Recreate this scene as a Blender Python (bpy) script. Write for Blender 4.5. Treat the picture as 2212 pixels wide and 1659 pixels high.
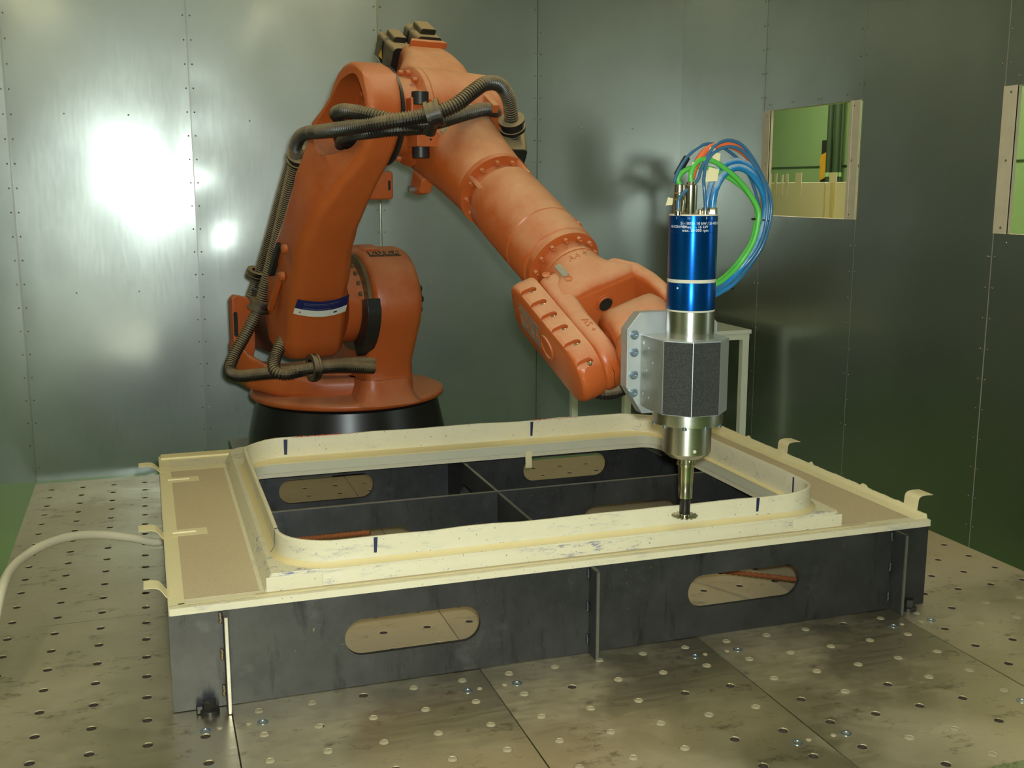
import bpy, bmesh, math, random
from mathutils import Vector as V, Matrix, geometry, noise as mnoise

for o in list(bpy.data.objects):
    bpy.data.objects.remove(o)
scn = bpy.context.scene
COL = scn.collection
random.seed(7)
PI = math.pi

# ------------------------------------------------------------------ camera
CAM = V((0, 0, 1.2))
CX = V((0.94757007, -0.31954806, 0.0))
CD = V((-0.05710922, -0.16934851, -0.98390021))
CF = V((0.31440341, 0.93231439, -0.17871872))
FPX = 2337.0
cd = bpy.data.cameras.new('camera')
cam = bpy.data.objects.new('camera', cd)
COL.objects.link(cam)
cd.sensor_width = 36
cd.lens = FPX / 2212 * 36
cd.clip_start = .02
m3 = Matrix((CX, -CD, -CF)).transposed()
cam.matrix_world = Matrix.Translation(CAM) @ m3.to_4x4()
scn.camera = cam

# ------------------------------------------------------------------ light
w = bpy.data.worlds.new('world')
scn.world = w
w.use_nodes = True
w.node_tree.nodes['Background'].inputs[0].default_value = (.75, .78, .62, 1)
w.node_tree.nodes['Background'].inputs[1].default_value = .02
FLASH_W = 67
ld = bpy.data.lights.new('camera_flash', 'AREA')
ld.shape = 'RECTANGLE'
ld.size = .055
ld.size_y = .05
ld.energy = FLASH_W
ld.color = (.90, 1.0, .98)
fl = bpy.data.objects.new('camera_flash', ld)
COL.objects.link(fl)
fl.matrix_world = Matrix.Translation(CAM + CX * .03 - CD * .055 + CF * .01) @ m3.to_4x4()
LAMP_E = 15.5
LAMP_COL = (1.0, .90, .58)
scn.view_settings.view_transform = 'Standard'
scn.view_settings.look = 'None'
scn.view_settings.exposure = 0
scn.view_settings.gamma = 1
scn.view_settings.use_curve_mapping = False


def ray(px, py):
    return CX * ((px - 1106) / FPX) + CD * ((py - 829.5) / FPX) + CF


def at(px, py, X=None, Y=None, Z=None):
    """sight line through a measured image point, met with a plane of the room"""
    d = ray(px, py)
    t = (Z - CAM.z) / d.z if Z is not None else ((Y - CAM.y) / d.y if Y is not None else (X - CAM.x) / d.x)
    return CAM + d * t


# ------------------------------------------------------------------ materials
def srgb(*c):
    return tuple(((x / 255) / 12.92 if x <= 10 else ((x / 255 + .055) / 1.055) ** 2.4) for x in c)


class NT:
    def __init__(s, name):
        s.m = bpy.data.materials.new(name)
        s.m.use_nodes = True
        s.t = s.m.node_tree
        s.b = s.t.nodes['Principled BSDF']
        s.tc = s.t.nodes.new('ShaderNodeTexCoord')

    def n(s, t, **k):
        x = s.t.nodes.new(t)
        for a, b in k.items():
            setattr(x, a, b)
        return x

    def l(s, a, b):
        s.t.links.new(a, b)

    def noise(s, scale=5, detail=4, rough=.6, stretch=(1, 1, 1), coord='Object', dist=0, off=(0, 0, 0)):
        mp = s.n('ShaderNodeMapping')
        mp.inputs['Scale'].default_value = stretch
        mp.inputs['Location'].default_value = off
        s.l(s.tc.outputs[coord], mp.inputs[0])
        x = s.n('ShaderNodeTexNoise')
        x.inputs['Scale'].default_value = scale
        x.inputs['Detail'].default_value = detail
        x.inputs['Roughness'].default_value = rough
        x.inputs['Distortion'].default_value = dist
        s.l(mp.outputs[0], x.inputs['Vector'])
        return x.outputs['Fac']

    def ramp(s, f, a, b, ca=(0, 0, 0), cb=(1, 1, 1)):
        x = s.n('ShaderNodeValToRGB')
        x.color_ramp.elements[0].position = a
        x.color_ramp.elements[1].position = b
        x.color_ramp.elements[0].color = (*ca, 1)
        x.color_ramp.elements[1].color = (*cb, 1)
        s.l(f, x.inputs[0])
        return x.outputs[0]

    def mix(s, f, a, b, mode='MIX'):
        x = s.n('ShaderNodeMix', data_type='RGBA', blend_type=mode)
        for i, q in ((0, f), (6, a), (7, b)):
            if isinstance(q, (int, float)):
                x.inputs[i].default_value = q
            elif isinstance(q, tuple):
                x.inputs[i].default_value = (*q, 1)
            else:
                s.l(q, x.inputs[i])
        return x.outputs[2]

    def math(s, op, a, b=0.0):
        x = s.n('ShaderNodeMath', operation=op)
        for i, q in enumerate((a, b)):
            if isinstance(q, (int, float)):
                x.inputs[i].default_value = q
            else:
                s.l(q, x.inputs[i])
        return x.outputs[0]

    def rng(s, f, a, b, c=0., d=1.):
        x = s.n('ShaderNodeMapRange')
        s.l(f, x.inputs[0])
        for i, q in enumerate((a, b, c, d)):
            x.inputs[i + 1].default_value = q
        return x.outputs[0]

    def set(s, **k):
        for a, q in k.items():
            i = s.b.inputs[a.replace('_', ' ')]
            if isinstance(q, (int, float)):
                i.default_value = q
            elif isinstance(q, tuple):
                i.default_value = (*q, 1)
            else:
                s.l(q, i)
        return s

    def bump(s, f, strength=.2, dist=.01):
        x = s.n('ShaderNodeBump')
        x.inputs['Strength'].default_value = strength
        x.inputs['Distance'].default_value = dist
        s.l(f, x.inputs['Height'])
        s.l(x.outputs[0], s.b.inputs['Normal'])
        return s

    def normz(s):
        g = s.n('ShaderNodeNewGeometry')
        x = s.n('ShaderNodeSeparateXYZ')
        s.l(g.outputs['Normal'], x.inputs[0])
        return x.outputs[2]


def simple(name, col, rough=.5, metal=0., var=.15, sc=12, bump=0.):
    q = NT(name)
    f = q.noise(sc, 4)
    c2 = tuple(x * (1 - var) for x in col)
    q.set(Base_Color=q.mix(f, c2, tuple(min(1, x * (1 + var)) for x in col)), Roughness=q.rng(f, 0, 1, rough * .9, rough * 1.1), Metallic=metal)
    if bump:
        q.bump(q.noise(sc * 8, 3), bump, .003)
    return q.m


M = {}


def orange(name, dust):
    q = NT(name)
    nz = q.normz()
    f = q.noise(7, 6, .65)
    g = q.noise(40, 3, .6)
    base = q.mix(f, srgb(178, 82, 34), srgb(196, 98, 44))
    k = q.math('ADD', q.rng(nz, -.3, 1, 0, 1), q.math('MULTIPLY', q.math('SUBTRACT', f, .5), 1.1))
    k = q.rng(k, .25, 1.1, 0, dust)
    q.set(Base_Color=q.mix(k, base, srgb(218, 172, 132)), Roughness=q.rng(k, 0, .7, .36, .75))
    q.bump(g, .06, .002)
    return q.m


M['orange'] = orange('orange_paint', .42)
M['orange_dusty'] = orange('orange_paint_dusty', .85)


def sheet():
    q = NT('galvanised_sheet')
    f = q.noise(2.2, 4, .6)
    g = q.noise(60, 2, .5, (1, 1, .15))
    b1 = q.b
    col = q.mix(f, srgb(166, 172, 167), srgb(188, 193, 186))
    q.set(Base_Color=col, Metallic=1., Roughness=q.rng(g, 0, 1, .36, .44))
    q.bump(g, .02, .002)
    b2 = q.n('ShaderNodeBsdfPrincipled')
    b2.inputs['Metallic'].default_value = 1
    q.l(col, b2.inputs['Base Color'])
    q.l(q.rng(f, 0, 1, .14, .20), b2.inputs['Roughness'])
    mx = q.n('ShaderNodeMixShader')
    mx.inputs[0].default_value = .25
    q.l(b1.outputs[0], mx.inputs[1])
    q.l(b2.outputs[0], mx.inputs[2])
    q.l(mx.outputs[0], q.t.nodes['Material Output'].inputs[0])
    return q.m


M['sheet'] = sheet()


def bed():
    q = NT('machined_steel_bed')
    f = q.noise(3.0, 6, .7, coord='Object')
    st = q.noise(9, 6, .75, (1, 1.6, 1), off=(3, 1, 0))
    br = q.noise(26, 4, .6, (.25, 6, 1))
    sp = q.noise(160, 2, .6)
    c = q.mix(f, srgb(188, 176, 148), srgb(222, 210, 180))
    c = q.mix(q.ramp(st, .56, .74), c, srgb(104, 84, 58))
    c = q.mix(q.ramp(sp, .66, .74), c, srgb(214, 206, 186))
    d = q.ramp(q.noise(2.0, 5, .7, off=(9, 4, 2)), .42, .66)
    met = q.rng(d, 0, 1, .97, .72)
    ro = q.math('ADD', q.rng(br, .25, .75, .26, .42), q.rng(d, 0, 1, 0, .16))
    # milling dust lies thick behind and under the fixture
    ge = q.n('ShaderNodeNewGeometry')
    sx_ = q.n('ShaderNodeSeparateXYZ')
    q.l(ge.outputs['Position'], sx_.inputs[0])
    yy_ = q.rng(q.math('ADD', sx_.outputs[1], q.math('MULTIPLY', f, .25)), 2.62, 2.95)
    xx_ = q.rng(sx_.outputs[0], .0, .12)
    k_ = q.math('MULTIPLY', q.math('MULTIPLY', yy_, xx_), .75)
    c = q.mix(k_, c, srgb(172, 153, 116))
    met = q.math('MULTIPLY', met, q.math('SUBTRACT', 1.0, k_))
    ro = q.math('ADD', ro, q.math('MULTIPLY', k_, .4))
    q.set(Base_Color=c, Metallic=met, Roughness=ro)
    q.bump(br, .05, .001)
    return q.m


M['bed'] = bed()
M['hole'] = simple('hole_dark_brown', srgb(60, 48, 36), .9)  # dark brown for the walls and floors of the holes
M['plug'] = simple('dusty_plug', srgb(178, 166, 138), .6, .3)
M['plugb'] = simple('zinc_screw', srgb(150, 165, 175), .35, .9)


def black_steel():
    q = NT('black_mill_scale_steel')
    f = q.noise(4, 6, .7)
    s = q.noise(7, 6, .75, (3, 3, .5), off=(2, 7, 1))
    p = q.noise(60, 3, .6)
    c = q.mix(f, srgb(28, 29, 30), srgb(98, 99, 98))
    c = q.mix(q.ramp(s, .55, .8), c, srgb(26, 25, 25))
    c = q.mix(q.ramp(q.noise(5, 5, .7, off=(5, 5, 5)), .58, .8), c, srgb(104, 106, 106))
    c = q.mix(q.ramp(p, .72, .78), c, srgb(130, 120, 95))
    q.set(Base_Color=c, Metallic=.72, Roughness=q.rng(f, 0, 1, .40, .56))
    q.bump(p, .05, .001)
    return q.m


M['black_steel'] = black_steel()
M['cut_edge'] = simple('bright_cut_edge', srgb(160, 158, 150), .4, .9)


def cream(name, a, b, smudge=.0):
    q = NT(name)
    f = q.noise(9, 5, .65)
    c = q.mix(f, a, b)
    if smudge:
        s = q.noise(30, 6, .8, (.45, 1, 2.0))
        z = q.noise(4.2, 3, .6, off=(4, 2, 8))
        k = q.math('MULTIPLY', q.ramp(s, .53, .64), q.ramp(z, .48, .60))
        c = q.mix(q.math('MULTIPLY', k, smudge), c, srgb(52, 66, 132))
        t = q.noise(150, 2, .5, off=(1, 1, 4))
        c = q.mix(q.ramp(t, .70, .75), c, srgb(92, 98, 128))
    q.set(Base_Color=c, Roughness=.55)
    q.bump(q.noise(80, 3), .06, .002)
    return q.m


M['cream'] = cream('cream_laminate', srgb(212, 202, 168), srgb(226, 217, 186), .28)
M['cream_inked'] = cream('cream_laminate_inked', srgb(212, 202, 168), srgb(226, 217, 186), .85)
M['cream_plain'] = cream('cream_laminate_clean', srgb(224, 206, 150), srgb(234, 218, 170))
M['pale'] = cream('pale_panel', srgb(244, 236, 212), srgb(250, 242, 222))
M['tape'] = cream('masking_tape', srgb(220, 206, 158), srgb(230, 218, 174))
M['fillet'] = cream('yellowed_fillet', srgb(216, 194, 138), srgb(224, 206, 154))
M['lip'] = cream('pale_grey_lip', srgb(190, 186, 160), srgb(206, 202, 178))


def infill():
    q = NT('sanded_tan_infill')
    p = q.noise(420, 2, .7)
    f = q.noise(4, 4)
    c = q.mix(f, srgb(200, 182, 146), srgb(208, 192, 156))
    c = q.mix(q.ramp(p, .35, .7), q.mix(.5, c, srgb(160, 140, 106)), c)
    q.set(Base_Color=c, Roughness=.9)
    q.bump(p, .4, .002)
    return q.m


M['infill'] = infill()
M['ink'] = simple('navy_marker_ink', srgb(34, 40, 74), .5, 0, .3, 60)
M['pencil'] = simple('grey_marker', srgb(70, 70, 72), .6)
M['red_ink'] = simple('red_marker', srgb(206, 92, 70), .6)
M['floor'] = simple('green_floor_lacquer', srgb(132, 172, 80), .30, 0, .12, 3)
M['hall_green'] = simple('green_hall_paint', srgb(142, 172, 118), .5, 0, .1, 3)
M['pipe_dark'] = simple('dark_green_pipe', srgb(50, 70, 44), .5)
M['white'] = simple('offwhite_ceiling', srgb(214, 208, 186), .8)
M['alu_frame'] = simple('beige_alu_profile', srgb(226, 212, 186), .5, .1)
M['white_table'] = simple('cream_white_coating', srgb(236, 236, 214), .45, 0, .04)
M['black_rubber'] = simple('black_plastic', srgb(34, 32, 30), .42, 0, .25)
M['black_gloss'] = simple('black_gloss_casting', srgb(30, 29, 27), .33, 0, .2)


def dusty_black(name, amt):
    q = NT(name)
    nz = q.normz()
    f = q.noise(12, 5, .65)
    k = q.rng(q.math('ADD', nz, q.math('MULTIPLY', q.math('SUBTRACT', f, .5), 1.0)), -.25, .75, 0, amt)
    q.set(Base_Color=q.mix(k, srgb(30, 28, 26), srgb(172, 150, 112)), Roughness=q.rng(k, 0, 1, .33, .85))
    return q.m


M['hose'] = dusty_black('dusty_corrugated_hose', .78)
M['motor'] = dusty_black('dusty_motor_housing', .9)
M['blue'] = None
q = NT('blue_anodised_aluminium')
f = q.noise(30, 3, .6, (1, 1, .2))
q.set(Base_Color=q.mix(f, srgb(6, 74, 150), srgb(14, 92, 176)), Metallic=.85, Roughness=.27)
M['blue'] = q.m
M['alu'] = simple('turned_aluminium', srgb(196, 194, 186), .30, 1., .06, 30)
M['alu_matt'] = simple('milled_aluminium', srgb(206, 210, 210), .45, .75, .1, 25, .05)
M['alu_worn'] = simple('scratched_grey_aluminium', srgb(150, 150, 140), .5, .6, .3, 22, .1)
M['chrome'] = simple('polished_tool_steel', srgb(196, 188, 164), .16, 1., .05)
M['nickel'] = simple('nickel_plated_brass', srgb(206, 196, 172), .2, 1., .05)
def turned(name, col, rough, metal=1., an=.75):
    q = NT(name)
    f = q.noise(40, 3, .6, (1, 1, 6))
    tg = q.n('ShaderNodeTangent', direction_type='RADIAL', axis='Z')
    q.l(tg.outputs[0], q.b.inputs['Tangent'])
    q.set(Base_Color=q.mix(f, tuple(x * .92 for x in col), col), Metallic=metal, Roughness=q.rng(f, 0, 1, rough * .9, rough * 1.1), Anisotropic=an, Anisotropic_Rotation=.25)
    return q.m


M['alu'] = turned('turned_aluminium', srgb(206, 204, 194), .34)
M['blue'] = turned('blue_anodised_aluminium_turned', srgb(16, 96, 190), .30, .9)
M['chrome'] = turned('polished_tool_steel', srgb(206, 198, 174), .22, 1., .6)
q = NT('black_grit_sheet')
p = q.noise(300, 2, .7)
q.set(Base_Color=q.mix(q.ramp(p, .3, .75), srgb(26, 26, 25), srgb(66, 66, 62)), Roughness=.75)
q.bump(p, .3, .002)
M['grit'] = q.m
M['dust_line'] = simple('white_dust', srgb(206, 200, 180), .9)
M['white_print'] = simple('white_print', srgb(215, 222, 224), .5)
M['print_dim'] = simple('grey_blue_print', srgb(110, 120, 140), .5)
M['sticker_blue'] = simple('navy_sticker', srgb(28, 36, 96), .4)
M['sticker_white'] = simple('white_sticker', srgb(220, 222, 210), .45)
M['letter_dark'] = simple('dark_letter_block', srgb(84, 72, 52), .5)
M['cable_green'] = simple('green_cable', srgb(84, 178, 70), .4, 0, .12)
M['cable_orange'] = simple('orange_cable', srgb(224, 104, 56), .45, 0, .12)
M['cable_blue'] = simple('dark_blue_cable', srgb(56, 100, 134), .25, 0, .2)


def bluehose():
    q = NT('blue_hose')
    nz = q.normz()
    f = q.noise(20, 5, .6)
    k = q.rng(q.math('ADD', nz, q.math('MULTIPLY', q.math('SUBTRACT', f, .5), 2.0)), .0, .9, 0, .75)
    q.set(Base_Color=q.mix(k, srgb(30, 116, 170), srgb(190, 204, 200)), Roughness=q.rng(k, 0, .6, .25, .7))
    return q.m


M['blue_hose'] = bluehose()
M['rust'] = simple('rusty_rebar', srgb(122, 66, 26), .85, 0, .3, 40, .2)
M['yellow'] = simple('yellow_label', srgb(220, 206, 20), .5)
M['hazard'] = simple('hazard_yellow', srgb(216, 160, 34), .5)
M['clear_hose'] = simple('milky_plastic_hose', srgb(206, 198, 172), .35, 0, .06)
M['grease'] = simple('greasy_grey_bearing', srgb(128, 112, 82), .4, .5)
q = NT('window_acrylic')
q.set(Base_Color=(.96, .98, .94), Roughness=.0, Transmission_Weight=1., IOR=1.12)
M['glass'] = q.m
q = NT('lamp_diffuser')
q.set(Base_Color=(.9, .9, .8), Emission_Color=LAMP_COL, Emission_Strength=LAMP_E)
M['lamp'] = q.m
q = NT('added_hall_lamp_diffuser')  # for unseen lamps added to brighten the hall behind the windows
q.set(Base_Color=(.9, .9, .8), Emission_Color=(1, .95, .7), Emission_Strength=110.)
M['added_hall_lamp'] = q.m

# ------------------------------------------------------------------ mesh helpers
WLOC = {}


def frame(ax):
    ax = V(ax).normalized()
    r = V((0, 0, 1)) if abs(ax.z) < .9 else V((1, 0, 0))
    x = r.cross(ax).normalized()
    return x, ax.cross(x), ax


class MB:
    def __init__(s):
        s.v = []
        s.f = []
        s.mi = []

    def add(s, vs, fs, mi=0):
        k = len(s.v)
        s.v += [V(p) for p in vs]
        s.f += [[i + k for i in f] for f in fs]
        s.mi += [mi] * len(fs)
        return s

    def box(s, lo, hi, T=None, mi=0):
        a, b = lo, hi
        vs = [V((x, y, z)) for x in (a[0], b[0]) for y in (a[1], b[1]) for z in (a[2], b[2])]
        if T:
            vs = [T(*p) for p in vs]
        return s.add(vs, [(0, 1, 3, 2), (4, 6, 7, 5), (0, 4, 5, 1), (2, 3, 7, 6), (0, 2, 6, 4), (1, 5, 7, 3)], mi)

    def lathe(s, prof, o, ax, n=32, mi=0, cap=True):
        x, y, z = frame(ax)
        o = V(o)
        vs = []
        for r, h in prof:
            for i in range(n):
                a = 2 * PI * i / n
                vs.append(o + z * h + x * (r * math.cos(a)) + y * (r * math.sin(a)))
        fs = []
        for j in range(len(prof) - 1):
            for i in range(n):
                k = (i + 1) % n
                fs.append((j * n + i, j * n + k, (j + 1) * n + k, (j + 1) * n + i))
        if cap:
            fs.append(tuple(reversed(range(n))))
            fs.append(tuple((len(prof) - 1) * n + i for i in range(n)))
        return s.add(vs, fs, mi)

    def cyl(s, o, ax, r, h, n=24, ch=.0, mi=0):
        if ch:
            return s.lathe([(r - ch, 0), (r, ch), (r, h - ch), (r - ch, h)], o, ax, n, mi)
        return s.lathe([(r, 0), (r, h)], o, ax, n, mi)

    def rod(s, a, b, r, n=16, ch=0, mi=0):
        a, b = V(a), V(b)
        return s.cyl(a, b - a, r, (b - a).length, n, ch, mi)

    def tube(s, pts, r, n=12, mi=0):
        vs, fs = [], []
        t = (pts[1] - pts[0]).normalized()
        x = frame(t)[0]
        rr = r if callable(r) else (lambda i: r)
        for i, p in enumerate(pts):
            t = (pts[min(i + 1, len(pts) - 1)] - pts[max(i - 1, 0)]).normalized()
            x = (x - t * x.dot(t)).normalized()
            y = t.cross(x)
            for k in range(n):
                a = 2 * PI * k / n
                vs.append(p + (x * math.cos(a) + y * math.sin(a)) * rr(i))
        for j in range(len(pts) - 1):
            for i in range(n):
                k = (i + 1) % n
                fs.append((j * n + i, j * n + k, (j + 1) * n + k, (j + 1) * n + i))
        fs.append(tuple(reversed(range(n))))
        fs.append(tuple((len(pts) - 1) * n + i for i in range(n)))
        return s.add(vs, fs, mi)

    def prism(s, out, T, h0, h1, holes=(), mi=0):
        """outline (and holes) in a plane, extruded from h0 to h1; T(x, y, h) gives the point"""
        loops = [list(out)] + [list(h) for h in holes]
        flat = [p for lp in loops for p in lp]
        n = len(flat)
        tri = geometry.tessellate_polygon([[V((p[0], p[1], 0)) for p in lp] for lp in loops])
        vs = [T(p[0], p[1], h0) for p in flat] + [T(p[0], p[1], h1) for p in flat]
        fs = []
        if len(loops) == 1:
            fs += [tuple(range(n)), tuple(reversed(range(n, 2 * n)))]
        else:
            for t in tri:
                fs.append(tuple(t))
                fs.append(tuple(i + n for i in reversed(t)))
        k = 0
        for lp in loops:
            m = len(lp)
            for i in range(m):
                j = (i + 1) % m
                fs.append((k + i, k + j, k + j + n, k + i + n))
            k += m
        return s.add(vs, fs, mi)

    def loft(s, secs, cap=True, mi=0, closed=True):
        n = len(secs[0])
        vs = [p for sc in secs for p in sc]
        fs = []
        for j in range(len(secs) - 1):
            for i in range(n if closed else n - 1):
                k = (i + 1) % n
                fs.append((j * n + i, j * n + k, (j + 1) * n + k, (j + 1) * n + i))
        if cap:
            fs.append(tuple(reversed(range(n))))
            fs.append(tuple((len(secs) - 1) * n + i for i in range(n)))
        return s.add(vs, fs, mi)

    def ball(s, c, r, n=10, sc=(1, 1, 1), mi=0):
        c = V(c)
        pr = []
        m = max(4, n // 2)
        vs, fs = [], []
        for j in range(m + 1):
            a = PI * j / m
            for i in range(n):
                b = 2 * PI * i / n
                vs.append(c + V((math.sin(a) * math.cos(b) * sc[0], math.sin(a) * math.sin(b) * sc[1], math.cos(a) * sc[2])) * r)
        for j in range(m):
            for i in range(n):
                k = (i + 1) % n
                fs.append((j * n + i, j * n + k, (j + 1) * n + k, (j + 1) * n + i))
        return s.add(vs, fs, mi)

    def build(s, name, mat, parent=None, smooth=35, bevel=0, seg=2, kind=None, label=None, fix=True, merge=True):
        lo = V([min(p[i] for p in s.v) for i in range(3)])
        hi = V([max(p[i] for p in s.v) for i in range(3)])
        c = (lo + hi) / 2
        me = bpy.data.meshes.new(name)
        me.from_pydata([p - c for p in s.v], [], s.f)
        mats = mat if isinstance(mat, (list, tuple)) else [mat]
        for q in mats:
            me.materials.append(M[q] if isinstance(q, str) else q)
        if len(mats) > 1:
            for p, k in zip(me.polygons, s.mi):
                p.material_index = k
        if fix:
            b = bmesh.new()
            b.from_mesh(me)
            if merge:
                bmesh.ops.remove_doubles(b, verts=b.verts, dist=1e-6)
            bmesh.ops.recalc_face_normals(b, faces=b.faces)
            b.to_mesh(me)
            b.free()
        o = bpy.data.objects.new(name, me)
        return link(o, c, parent, smooth, bevel, seg, kind, label)


def link(o, c, parent=None, smooth=35, bevel=0, seg=2, kind=None, label=None):
    COL.objects.link(o)
    WLOC[o.name] = V(c)
    if parent:
        o.parent = parent
        o.location = V(c) - WLOC[parent.name]
    else:
        o.location = c
    me = o.data
    if smooth and me:
        me.shade_smooth()
        if not bevel:
            me.set_sharp_from_angle(angle=math.radians(smooth))
    if bevel:
        md = o.modifiers.new('bevel', 'BEVEL')
        md.width = bevel
        md.segments = seg
        md.limit_method = 'ANGLE'
        md.angle_limit = math.radians(smooth or 35)
        md.harden_normals = True
    if kind:
        o['kind'] = kind
    if label:
        o['label'] = label
    return o


def tag(o, label, cat, group=None):
    o['label'] = label
    o['category'] = cat
    if group:
        o['group'] = group
    return o


def thing(name, loc, label=None, cat=None, group=None, kind=None):
    o = bpy.data.objects.new(name, None)
    o.empty_display_size = .1
    COL.objects.link(o)
    o.location = loc
    WLOC[o.name] = V(loc)
    if label:
        tag(o, label, cat, group)
    if kind:
        o['kind'] = kind
    return o


def ident(x, y, z):
    return V((x, y, z))


def rrect(x0, x1, y0, y1, r, n=6):
    if not isinstance(r, (list, tuple)):
        r = [r] * 4
    o = []
    for (cx, cy, a0, q) in ((x1 - r[0], y1 - r[0], 0, r[0]), (x0 + r[1], y1 - r[1], 90, r[1]), (x0 + r[2], y0 + r[2], 180, r[2]), (x1 - r[3], y0 + r[3], 270, r[3])):
        if q < 1e-5:
            o.append((cx, cy))
            continue
        for i in range(n + 1):
            a = math.radians(a0 + 90 * i / n)
            o.append((cx + q * math.cos(a), cy + q * math.sin(a)))
    return o


def slot(x0, x1, zc, r, n=10):
    return rrect(x0, x1, zc - r, zc + r, r * .999, n)


def smooth_path(pts, step=.006, rep=1):
    """Catmull-Rom through the points, then resampled evenly"""
    P = [V(p) for p in pts]
    P = [P[0] * 2 - P[1]] + P + [P[-1] * 2 - P[-2]]
    dense = []
    for i in range(1, len(P) - 2):
        a, b, c, d = P[i - 1:i + 3]
        for k in range(24):
            t = k / 24
            dense.append(.5 * ((2 * b) + (c - a) * t + (2 * a - 5 * b + 4 * c - d) * t * t + (3 * b - a - 3 * c + d) * t ** 3))
    dense.append(P[-2])
    out = [dense[0]]
    acc = 0
    for a, b in zip(dense, dense[1:]):
        L = (b - a).length
        while acc + L >= step:
            u = (step - acc) / L
            a = a.lerp(b, u)
            out.append(a)
            L = (b - a).length
            acc = 0
        acc += L
    out.append(dense[-1])
    return out


def text_mesh(txt, size, depth=0., sx=1.):
    c = bpy.data.curves.new('t', 'FONT')
    c.body = txt
    c.size = size
    c.extrude = depth
    c.align_x = 'CENTER'
    c.align_y = 'CENTER'
    c.resolution_u = 2
    o = bpy.data.objects.new('t', c)
    COL.objects.link(o)
    me = bpy.data.meshes.new_from_object(o.evaluated_get(bpy.context.evaluated_depsgraph_get()))
    vs = [V((v.co.x * sx, v.co.y, v.co.z)) for v in me.vertices]
    fs = [tuple(p.vertices) for p in me.polygons]
    bpy.data.objects.remove(o)
    bpy.data.curves.remove(c)
    bpy.data.meshes.remove(me)
    return vs, fs


def put_text(mb, txt, size, T, depth=.0005, sx=1., mi=0):
    vs, fs = text_mesh(txt, size, depth, sx)
    return mb.add([T(p.x, p.y, p.z) for p in vs], fs, mi)


# ================================================================== ROOM SHELL
FZ, CZ = -.42, 3.0
YB, XR = 6.4, 3.295
XL, YF = -3.4, -1.8
MB().box((XL, YF, FZ - .05), (XR + 5, 12, FZ)).build('floor', 'floor', kind='structure', smooth=0)
MB().box((XL, YF, CZ), (XR + 5, 12, CZ + .05)).build('ceiling', 'white', kind='structure', smooth=0)


def sheet_panel(P, u0, u1, z0, z1, seed, parent, amp, thick=.0015, dents=()):
    """one galvanised sheet, oil-canned: P(u, z, d) gives the point d in front of the wall"""
    nu, nz = max(4, int((u1 - u0) / .05)), max(4, int((z1 - z0) / .05))
    secs = []
    for j in range(nz + 1):
        z = z0 + (z1 - z0) * j / nz
        row = []
        for i in range(nu + 1):
            u = u0 + (u1 - u0) * i / nu
            e = min(1, min(u - u0, u1 - u) / .06)
            d = amp * (mnoise.noise(V((u * 1.5, z * 1.1, seed * 3.7))) + .35 * mnoise.noise(V((u * 4, z * 3, seed * 1.3)))) * (.35 + .65 * e)
            for (du, dz, rr, a) in dents:
                q = ((u - du) ** 2 + (z - dz) ** 2) / (rr * rr)
                if q < 6:
                    d += a * math.exp(-q)
            row.append(P(u, z, .004 + d))
        secs.append(row)
    mb = MB().loft(secs, cap=False, closed=False)
    return mb.build('panel', 'sheet', parent, smooth=60)


# ---- back wall
wb = MB().box((XL, YB + .012, FZ), (XR + .05, YB + .08, CZ)).build('wall_back', 'sheet', kind='structure', smooth=0)
seams = [XL, -2.65, -1.65, -.649, .283, 1.339, 2.323, XR + .012]
PBk = lambda u, z, d: V((u, YB + .008 - d, z))
for i in range(7):
    dn = ()
    if i == 4:
        dn = ((.32, 1.46, .13, -.004), (.42, 1.27, .16, .005), (.36, 1.0, .13, -.004), (.50, .84, .13, .005), (.31, 1.75, .08, -.003))
    sheet_panel(PBk, seams[i] + .002, seams[i + 1] - .002, FZ, CZ, i, wb, .0052, dents=dn)
rv = MB()
for k, sx in enumerate(seams[1:-1]):
    z = FZ + .08 + .03 * (k % 2)
    while z < CZ:
        for d in (-.018, .02):
            rv.ball((sx + d, YB - .001, z), .0048, 6, (1, .7, 1))
        z += .128
for k in range(7):
    for zz in (.62, 1.58):
        for q in (.3, .65):
            rv.ball((seams[k] + (seams[k + 1] - seams[k]) * q, YB - .001, zz + .02 * math.sin(k * 3)), .0045, 6, (1, .7, 1))
rv.build('rivets', 'nickel', wb, kind='stuff', smooth=60)
# raised bright edge of the overlapping sheets at three seams
for sx, wd in ((-.649, .007), (.283, .005), (1.339, .006)):
    MB().box((sx - wd / 2, YB - .006, FZ), (sx + wd / 2, YB + .004, CZ)).build('seam_edge', 'nickel' if sx > 1 else 'cut_edge', wb, smooth=0)

# ---- right wall with two windows
WZ0, WZ1 = 1.045, 1.615
ys = [6.412, 5.404, 4.529, 3.607, 2.70, 1.8, .9, 0, -.9, YF]
wr = thing('wall_right', (XR, 2, FZ), kind='structure')
PR = lambda u, z, d: V((XR + .008 - d, u, z))
for i in range(len(ys) - 1):
    y1, y0 = ys[i] - .002, ys[i + 1] + .002
    if i in (1, 3):
        a, b = (WZ0, WZ1) if i == 1 else (1.015, 1.598)
        sheet_panel(PR, y0, y1, FZ, a, 20 + i, wr, .004)
        sheet_panel(PR, y0, y1, b, CZ, 40 + i, wr, .004)
        # backing round the opening keeps the sheet stiff
        MB().box((XR + .012, y0, FZ), (XR + .06, y1, a)).build('backing', 'alu_frame', wr, smooth=0)
        MB().box((XR + .012, y0, b), (XR + .06, y1, CZ)).build('backing', 'alu_frame', wr, smooth=0)
    else:
        sheet_panel(PR, y0, y1, FZ, CZ, 20 + i, wr, .0045)
        MB().box((XR + .012, y0 - .004, FZ), (XR + .06, y1 + .004, CZ)).build('backing', 'alu_frame', wr, smooth=0)
rv = MB()
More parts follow.
